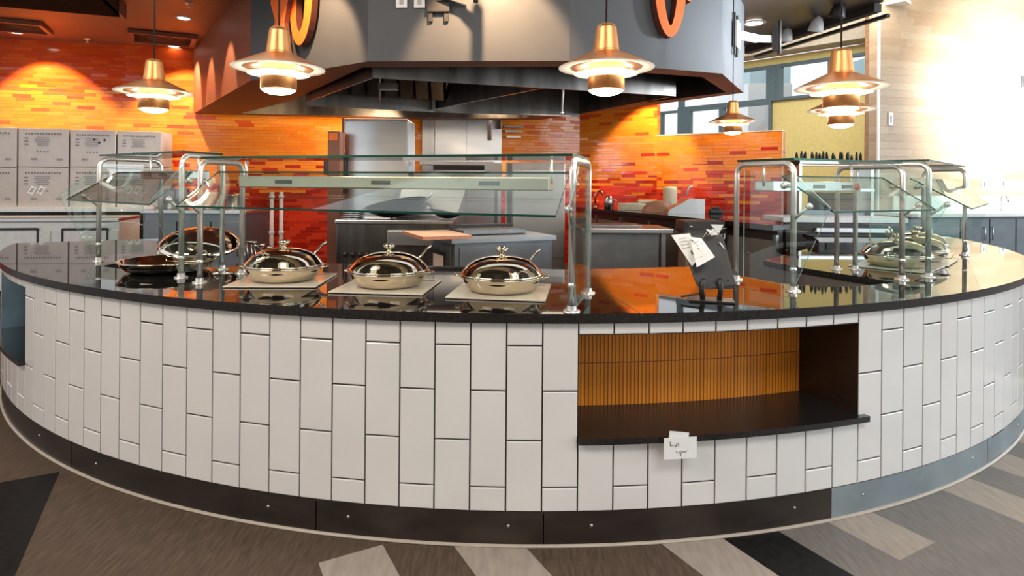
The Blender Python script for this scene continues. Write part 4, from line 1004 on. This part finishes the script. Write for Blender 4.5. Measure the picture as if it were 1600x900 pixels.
# wok range
d = 7.15; x0_, x1_ = XZ(526, d), XZ(706, d)
wr = thing('wok_range', 'low steel wok range crowded with dark woks in the middle of the kitchen', 'range', ((x0_ + x1_) / 2, d, 0)); wd = x1_ - x0_; ht = bz(595, 347, d)
mb = MB(); mb.box((0, 0.40, ht / 2), (wd, 0.8, ht - 0.02), 'steel_dark', bev=0.01); mb.build('range_body', wr)
mb = MB(); mb.box((0, 0.4, ht + 0.0), (wd + 0.03, 0.84, 0.05), 'steel', bev=0.01); mb.build('range_top', wr)
mb = MB(); mb.box((0.16 * wd, -0.03, ht * 0.82), (wd * 0.42, 0.06, 0.18), 'steel_bright', bev=0.01); mb.build('drip_tray', wr)
for k in range(4):
    mb = MB(); mb.lathe([(0, 0.04), (0.03, 0.035), (0.034, 0)], 'black', (-wd * 0.42 + k * 0.09, -0.005, ht * 0.62), 14, rot=Matrix.Rotation(R(90), 3, 'X')); mb.build('control_knob', wr)
mb = MB(); mb.slab([(wd * 0.0, 0.84, ht + 0.55), (wd * 0.62, 0.84, ht + 0.55), (wd * 0.5, 0.79, ht + 0.03), (-wd * 0.1, 0.79, ht + 0.03)], (0, 0.02, 0), 'steel_bright'); mb.build('splash_back', wr)
wk = thing('wok', 'large black wok tilted on the range, its loop handle up at the right', 'wok', (0, 0, 0), 0, 'black woks on the range')
mb = MB(); rt = Matrix.Rotation(R(-9), 3, 'Y') @ Matrix.Rotation(R(8), 3, 'X')
mb.lathe([(0, 0), (0.12, 0.012), (0.24, 0.055), (0.33, 0.11), (0.40, 0.165), (0.404, 0.168), (0.395, 0.168), (0.32, 0.11), (0.22, 0.055), (0, 0.012)], 'wok', (0, 0, 0.02), 44, rot=rt); wb = mb.build('wok_bowl', wk)
mb = MB(); c = rt @ Vector((0.39, 0, 0.175)); mb.tube([c + Vector((0, -0.05, 0.01)), c + Vector((0.06, -0.045, 0.06)), c + Vector((0.075, 0, 0.075)), c + Vector((0.06, 0.045, 0.06)), c + Vector((0, 0.05, 0.01))], 0.012, 'post', 8); mb.build('loop_handle', wb)
wk.location = (XZ(622, 7.5), 7.5, ht + 0.03)
w2_ = dup(wk, (-0.72, 7.32, ht + 0.03), R(170), 'second black wok in front, half behind the prep table board')
w2_.scale = (0.5,) * 3
for k in range(4):
    mb = MB(); mb.lathe([(0, 0.02), (0.12, 0.012), (0.15, 0.0), (0.13, -0.004), (0, -0.003)], 'steel_bright', (0, 0, 0), 24)
    o = mb.build('serving_dish', loc=(XZ(549, 7.3) + k * 0.008, 7.36, ht + 0.03 + k * 0.0245))
    tag(o, ['shallow steel dish at the bottom of the stack on the left of the range', 'shallow steel dish second from the bottom of the stack on the range', 'shallow steel dish second from the top of the stack on the range', 'shallow steel dish topmost of the stack on the range'][k], 'dish', 'steel dishes on the range')
mb = MB(); mb.box((0, 0, 0.013), (0.30, 0.16, 0.022), 'steel', bev=0.008); tag(mb.build('steel_tray', loc=(XZ(592, 7.2), 7.23 - 0.0, ht + 0.028)), 'flat steel tray lying at the front of the range', 'tray')
# brown steel column with box next to the refrigerator
d = 8.2; mb = MB(); p = PZ(524, 300, d); ztop = bz(524, 206, d)
cl = thing('service_column', 'narrow orange-brown column left of the tall refrigerator', 'column', (p.x, d, 0))
mb.box((0, 0, ztop / 2), (0.16, 0.2, ztop), 'ceil'); mb.build('column_casing', cl)
mb = MB(); mb.box((-0.01, -0.105, bz(524, 201, d) - 0.12), (0.11, 0.015, 0.10), 'letter'); mb.build('socket_plate', cl)
mb = MB(); mb.box((-0.10, -0.1, bz(510, 262, d)), (0.05, 0.1, 0.2), 'charcoal', bev=0.02); mb.build('dispenser', cl)
# pipes on the red wall
for x, lab in ((425, 'left white pipe running down the red tiled wall'), (440, 'right white pipe running down the red tiled wall')):
    a = on_wall(x, 0.06); mb = MB(); z1 = bz(x, 300, a.y); mb.tube([(a.x, a.y, 0.0), (a.x, a.y, z1)], 0.032, 'white', 12)
    mb.lathe([(0.032, 0), (0.045, 0.0), (0.045, 0.05), (0.032, 0.05)], 'white', (a.x, a.y, 0.62), 14); mb.lathe([(0.032, 0), (0.045, 0.0), (0.045, 0.05), (0.032, 0.05)], 'white', (a.x, a.y, z1 - 0.1), 14)
    tag(mb.build('wall_pipe'), lab, 'pipe', 'white pipes on the red wall')
# grey equipment behind the left guard
d = 7.0; x0_, x1_ = XZ(226, d), XZ(384, d)
ge = thing('steel_worktable', 'grey steel equipment cabinet behind the left posts with pots on top', 'cabinet', ((x0_ + x1_) / 2, d, 0)); wd = x1_ - x0_; ht = bz(300, 331, d)
mb = MB(); mb.box((0, 0.35, ht / 2), (wd, 0.7, ht - 0.02), 'steel_grey', bev=0.008); mb.build('cabinet_body', ge)
mb = MB(); mb.box((0, 0.33, ht), (wd + 0.05, 0.76, 0.04), 'steel_bright', bev=0.006); mb.build('cabinet_top', ge)
for k in range(3):
    mb = MB(); mb.box((-wd / 3 + k * wd / 3, -0.01, ht * 0.5), (wd / 3 - 0.02, 0.022, ht * 0.8), 'steel_grey', bev=0.004); dr = mb.build('cabinet_door', ge)
    mb = MB(); mb.tube([(-wd / 3 + k * wd / 3 + 0.13, -0.02, ht * 0.7), (-wd / 3 + k * wd / 3 + 0.13, -0.05, ht * 0.7), (-wd / 3 + k * wd / 3 + 0.13, -0.05, ht * 0.55), (-wd / 3 + k * wd / 3 + 0.13, -0.02, ht * 0.55)], 0.008, 'steel_bright', 8); mb.build('door_handle', dr)
def pot(x, d_, r, hh, label, m='steel_bright', z=None, cat='pot'):
    t = thing('stock_pot', label, cat, (XZ(x, d_), d_, z), 0, 'steel pots behind the guard')
    mb = MB(); mb.lathe([(0, 0), (r * 0.96, 0), (r, 0.01), (r, hh), (r * 1.05, hh + 0.004), (r * 1.04, hh + 0.01), (r * 0.95, hh + 0.008), (r * 0.94, 0.02), (0, 0.015)], m, seg=28); mb.build('pot_body', t)
    mb = MB()
    for s in (-1, 1): mb.tube([(s * r, -0.03, hh * 0.8), (s * (r + 0.035), -0.03, hh * 0.8), (s * (r + 0.035), 0.03, hh * 0.8), (s * r, 0.03, hh * 0.8)], 0.006, m, 8)
    mb.build('pot_handles', t)
pot(272, 7.25, 0.17, 0.24, 'wide steel pot left of the guard posts, on the grey cabinet', z=ht + 0.021)
pot(330, 7.3, 0.15, 0.19, 'medium steel pot seen between the two guard arches', z=ht + 0.021)
pot(368, 7.2, 0.10, 0.17, 'small steel pot at the right end of the grey cabinet', z=ht + 0.021)
# utensils in a rack near the red wall
d = 6.4; p = PZ(402, 396, d); ut = thing('utensil_caddy', 'dark caddy of steel whisks and ladles before the red wall', 'caddy', (p.x, d, 0))
mb = MB(); zc = bz(402, 410, d); mb.box((0, 0, zc / 2), (0.34, 0.3, zc), 'charcoal', bev=0.01); mb.build('caddy_body', ut)
random.seed(9)
for k in range(7):
    mb = MB(); x = -0.13 + k * 0.043; h_ = random.uniform(0.10, 0.22); mb.tube([(x, 0, zc - 0.01), (x + random.uniform(-.03, .03), 0, zc + h_)], 0.007, 'steel_bright', 6)
    mb.lathe([(0, .03), (.024, .018), (.03, 0), (.02, -.02), (0, -.026)], 'chrome', (x + random.uniform(-.03, .03), 0.0, zc + h_), 12); mb.build('utensil', ut)

# ---- dark counter along the right tiled wall
h = 1.10
F1_, F2_ = Vector((1.22, 10.15)), PH(1208, 352, h).xy
e2 = Vector(E_) - dK * 0.02; k2 = K + dK * 0.02 - nrm * 0.0
wcn = thing('back_counter', 'long black-topped counter with brown grey doors along the right tiled wall', 'counter', (2.6, 8, 0))
off = -nrm if (K + (-nrm)).y < K.y else nrm
kk = K + off * 0.02 + dK * 0.03; ee = E_ + off * 0.02 - dK * 0.4
mb = MB(); mb.prism([tuple(F1_), tuple(F2_), (2.95, 6.1), (3.22, 7.7), tuple(ee), tuple(kk)], h - 0.05, h, 'granite', 'granite_edge'); W(mb, 'counter_top', wcn)
fdir = (F2_ - F1_).normalized(); fn = Vector((fdir.y, -fdir.x))
if fn.x > 0: fn = -fn
L = (F2_ - F1_).length
mb = MB(); ins = -fn * 0.06
mb.prism([tuple(F1_ + ins), tuple(F2_ + ins), (2.9, 6.15), (3.17, 7.7), tuple(ee + off * 0.05), tuple(kk + off * 0.05)], 0.0, h - 0.06, 'niche'); W(mb, 'carcass', wcn)
nd = 6
for k in range(nd):
    a = F1_ + fdir * (L * k / nd + 0.03) - fn * 0.05; b = F1_ + fdir * (L * (k + 1) / nd - 0.03) - fn * 0.05
    mb = MB(); seg_box(mb, a, b, 0.12, h - 0.16, 0.025, 'cab_brown'); dr = W(mb, 'cabinet_door', wcn)
    mb = MB(); seg_box(mb, b - fdir * 0.01, b + fdir * 0.035, 0.05, h - 0.1, 0.035, 'steel'); W(mb, 'edge_post', wcn)
    mb = MB(); c = (a + b) / 2 + fn * 0.02; mb.lathe([(0, .012), (.012, .006), (.012, -.006), (0, -.012)], 'steel_bright', (c.x, c.y, 0.78), 10); W(mb, 'door_knob', dr)
# things on it
def item(name, label, cat, x, y, d_, build, rz=0.0, group=None):
    p = PZ(x, y, d_); t = thing(name, label, cat, (p.x, p.y, h + 0.001), rz, group); build(t, d_); return t
def b_canister(t, d_):
    mb = MB(); mb.lathe([(0, 0), (0.10, 0), (0.105, 0.01), (0.105, 0.30)], 'paste', seg=28); mb.build('canister_body', t)
    mb = MB(); mb.lathe([(0.107, 0.29), (0.107, 0.33), (0.09, 0.36), (0.0, 0.365)], 'paste', seg=28); mb.build('domed_cap', t)
item('cream_canister', 'tall cream canister with rounded cap against the tiled wall', 'canister', 1047, 300, 9.2, b_canister)
def b_boxw(t, d_):
    mb = MB(); mb.box((0, 0, 0.075), (0.32, 0.14, 0.13), 'paste', bev=0.004); mb.build('box_body', t); mb = MB(); mb.box((0, -0.072, 0.09), (0.28, 0.003, 0.025), 'print'); mb.build('printed_line', t)
item('paper_box', 'low white box beside the cream canister', 'box', 1012, 308, 9.5, b_boxw)
def b_stack(t, d_):
    mb = MB()
    for k in range(4): mb.box((0.01 * k, 0.01 * k, 0.014 + k * 0.026), (0.34, 0.24, 0.022), 'paste', rz=0.1 * k)
    mb.build('cloth_stack', t)
item('folded_cloths', 'stack of folded cream cloths left of the low white box', 'cloths', 985, 316, 9.1, b_stack)
def b_bowl(t, d_):
    mb = MB(); mb.lathe([(0.25, 0.0), (0.25, 0.01), (0.22, 0.07), (0.15, 0.13), (0.06, 0.16), (0, 0.165)], 'board_edge', seg=32); mb.build('bowl_body', t)
item('upturned_bowl', 'brown upturned bowl in front of the cream canister', 'bowl', 1030, 318, 8.6, b_bowl)
def b_bin(t, d_):
    mb = MB(); mb.slab([(-0.28, 0, 0.0), (0.22, 0, 0.0), (0.22, 0, 0.2), (0.02, 0, 0.21), (-0.26, 0, 0.05)], (0, 0.2, 0), 'steel'); mb.build('scoop_bin', t)
    mb = MB(); mb.tube([(0.0, 0.1, 0.25), (0.03, 0.1, 0.36), (0.08, 0.1, 0.38)], 0.014, 'post', 8); mb.build('scoop_handle', t)
item('steel_scoop_bin', 'sloped steel scoop bin on the black counter right of the brown bowl', 'bin', 1076, 322, 8.0, b_bin)
def b_tap(t, d_):
    mb = MB(); mb.tube([(0, 0, 0), (0, 0, 0.22), (0.03, 0, 0.27), (0.08, 0, 0.28), (0.12, 0, 0.25), (0.12, 0, 0.2)], 0.014, 'chrome', 10); mb.lathe([(0, 0), (0.035, 0), (0.03, 0.03), (0, 0.03)], 'chrome', seg=16); mb.build('tap_spout', t)
    mb = MB(); mb.box((-0.09, 0, 0.05), (0.05, 0.05, 0.1), 'chrome', bev=0.01); mb.build('tap_handle', t)
item('kitchen_tap', 'curved chrome tap near the corner of the tiled walls', 'tap', 930, 312, 9.7, b_tap)
def b_jug(t, d_):
    mb = MB(); mb.lathe([(0, 0), (0.07, 0), (0.075, 0.12), (0.06, 0.16), (0.05, 0.2), (0, 0.2)], 'steel_bright', seg=20); mb.build('jug_body', t); mb = MB(); mb.tube([(0.07, 0, 0.05), (0.12, 0, 0.08), (0.12, 0, 0.13), (0.065, 0, 0.15)], 0.008, 'steel_bright', 8); mb.build('jug_handle', t)
item('steel_jug', 'small steel jug right of the chrome tap', 'jug', 951, 313, 9.6, b_jug)
def b_blk(t, d_):
    mb = MB(); mb.box((0, 0, 0.03), (0.18, 0.1, 0.06), 'black', bev=0.015); mb.box((0, 0, 0.075), (0.1, 0.06, 0.03), 'black', bev=0.01); mb.build('scale_body', t)
item('black_scale', 'small black gadget on the counter right of the steel scoop bin', 'gadget', 1118, 326, 8.2, b_blk)
# black printer box behind the tablet
p = PZ(1093, 352, 6.6)
pr = thing('label_printer', 'black flat machine behind the top of the tablet stand', 'printer', (p.x, p.y, 0))
zt = bz(1093, 344, 6.6); mb = MB(); mb.box((0, 0, zt - 0.065), (0.44, 0.34, 0.13), 'black', bev=0.012); mb.build('printer_body', pr)
mb = MB(); mb.box((0, -0.175, zt - 0.05), (0.36, 0.01, 0.07), 'charcoal'); mb.lathe([(0, .006), (.014, .004), (.014, -.004)], 'steel_bright', (-0.15, -0.182, zt - 0.06), 10, rot=Matrix.Rotation(R(90), 3, 'X')); mb.build('front_slot', pr)
mb = MB(); mb.box((0, 0.02, (zt - 0.13) / 2), (0.38, 0.28, zt - 0.135), 'cab_brown'); mb.build('printer_stand', pr)

# ---- far right: washing counter in front of the wood wall
def woodp(x, off):
    t = (x - X0) / F; nn = Vector((dd.y, -dd.x)); o = wd0 + nn * off; s_ = (o.x - t * o.y) / (t * dd.y - dd.x); return o + dd * s_
hc = 1.08; a = woodp(1300, 0.85)
fp = woodp(1505, 0.9); fq = woodp(1690, 0.9); hc = bz(1560, 333.5, fp.y + 0.2)
sc_ = thing('sink_counter', 'white counter with blue-grey doors in front of the wood wall', 'counter', (*fp, 0))
mb = MB(); a, b = woodp(1395, 0.46), woodp(1720, 0.46); seg_box(mb, a, b, hc - 0.05, hc, 0.9, 'white'); W(mb, 'counter_top', sc_)
mb = MB(); a, b = woodp(1395, 0.03), woodp(1720, 0.03); seg_box(mb, a, b, hc + 0.001, hc + 0.26, 0.04, 'white'); W(mb, 'backsplash', sc_)
mb = MB(); a, b = woodp(1400, 0.42), woodp(1715, 0.42); seg_box(mb, a, b, 0, hc - 0.055, 0.78, 'cab'); W(mb, 'cabinet_body', sc_)
xs = [1400, 1450, 1500, 1546, 1587, 1632, 1680]
for i, (x0, x1) in enumerate(zip(xs, xs[1:])):
    a, b = woodp(x0 + 1, 0.83), woodp(x1 - 1, 0.83); mb = MB(); seg_box(mb, a, b, 0.1, hc - 0.09, 0.02, 'cab'); dr = W(mb, 'cabinet_door', sc_)
    e = woodp(x1 - 6 if i % 2 == 0 else x0 + 6, 0.87); mb = MB(); mb.tube([(e.x, e.y + 0.04, hc - 0.22), (e.x, e.y, hc - 0.22), (e.x, e.y, hc - 0.42), (e.x, e.y + 0.04, hc - 0.42)], 0.01, 'steel_bright', 8); W(mb, 'door_handle', dr)
p = woodp(1565, 0.35); tp_ = thing('sink_tap', 'slim chrome tap on the white counter by the wood wall', 'tap', (p.x, p.y, hc + 0.001))
mb = MB(); mb.tube([(0, 0, 0), (0, 0, 0.25), (0.02, -0.01, 0.28), (0.08, -0.02, 0.28), (0.10, -0.02, 0.2)], 0.016, 'steel_bright', 10); mb.build('tap_spout', tp_)
mb = MB(); mb.tube([(0.1, 0.03, 0.27), (0.15, 0.03, 0.16)], 0.01, 'charcoal', 8); mb.build('tap_lever', tp_)
def wall_plate(x, y, w_, h_, label, name='wall_socket', m='white', cat='socket'):
    p = woodp(x, 0.012); z = bz(x, y, p.y); t = thing(name, label, cat, (p.x, p.y, z), math.atan2(dd.y, dd.x))
    mb = MB(); mb.box((0, 0, 0), (w_, 0.02, h_), m, bev=0.004); mb.build('cover_plate', t); mb = MB(); mb.box((0, -0.012, 0), (w_ * 0.35, 0.005, h_ * 0.55), 'steel_grey'); mb.build('plate_insert', t)
wall_plate(1537, 288, 0.10, 0.15, 'middle white socket plate low on the wood wall'); wall_plate(1567, 287, 0.10, 0.15, 'white socket plate above the slim chrome tap'); wall_plate(1511, 288, 0.10, 0.14, 'white socket plate low on the wood wall next to the last guard arch')
wall_plate(1391, 186, 0.09, 0.22, 'small white control box high on the wood wall beside its left edge', 'control_box', 'white', 'control box')
wall_plate(1597, 127, 0.05, 0.2, 'small grey sensor on the wood wall at the right edge of the photo', 'wall_sensor', 'steel_grey', 'sensor')
# pale worktable behind the right guard
d = 7.1; x0_, x1_ = XZ(1224, d), XZ(1420, d); zt = bz(1300, 340, d)
pw = thing('pale_worktable', 'white-topped dark worktable seen through the guard right of the tablet', 'worktable', ((x0_ + x1_) / 2, d, 0))
mb = MB(); mb.box((0, 0.28, zt - 0.03), (x1_ - x0_, 0.56, 0.06), 'white', bev=0.005); mb.build('table_top', pw)
mb = MB(); mb.box((0, 0.28, (zt - 0.07) / 2), (x1_ - x0_ - 0.1, 0.5, zt - 0.07), 'niche'); mb.build('table_body', pw)
mb = MB(); mb.box((0.1, -0.0, zt - 0.15), (0.9, 0.03, 0.05), 'steel_bright'); mb.build('front_rail', pw)
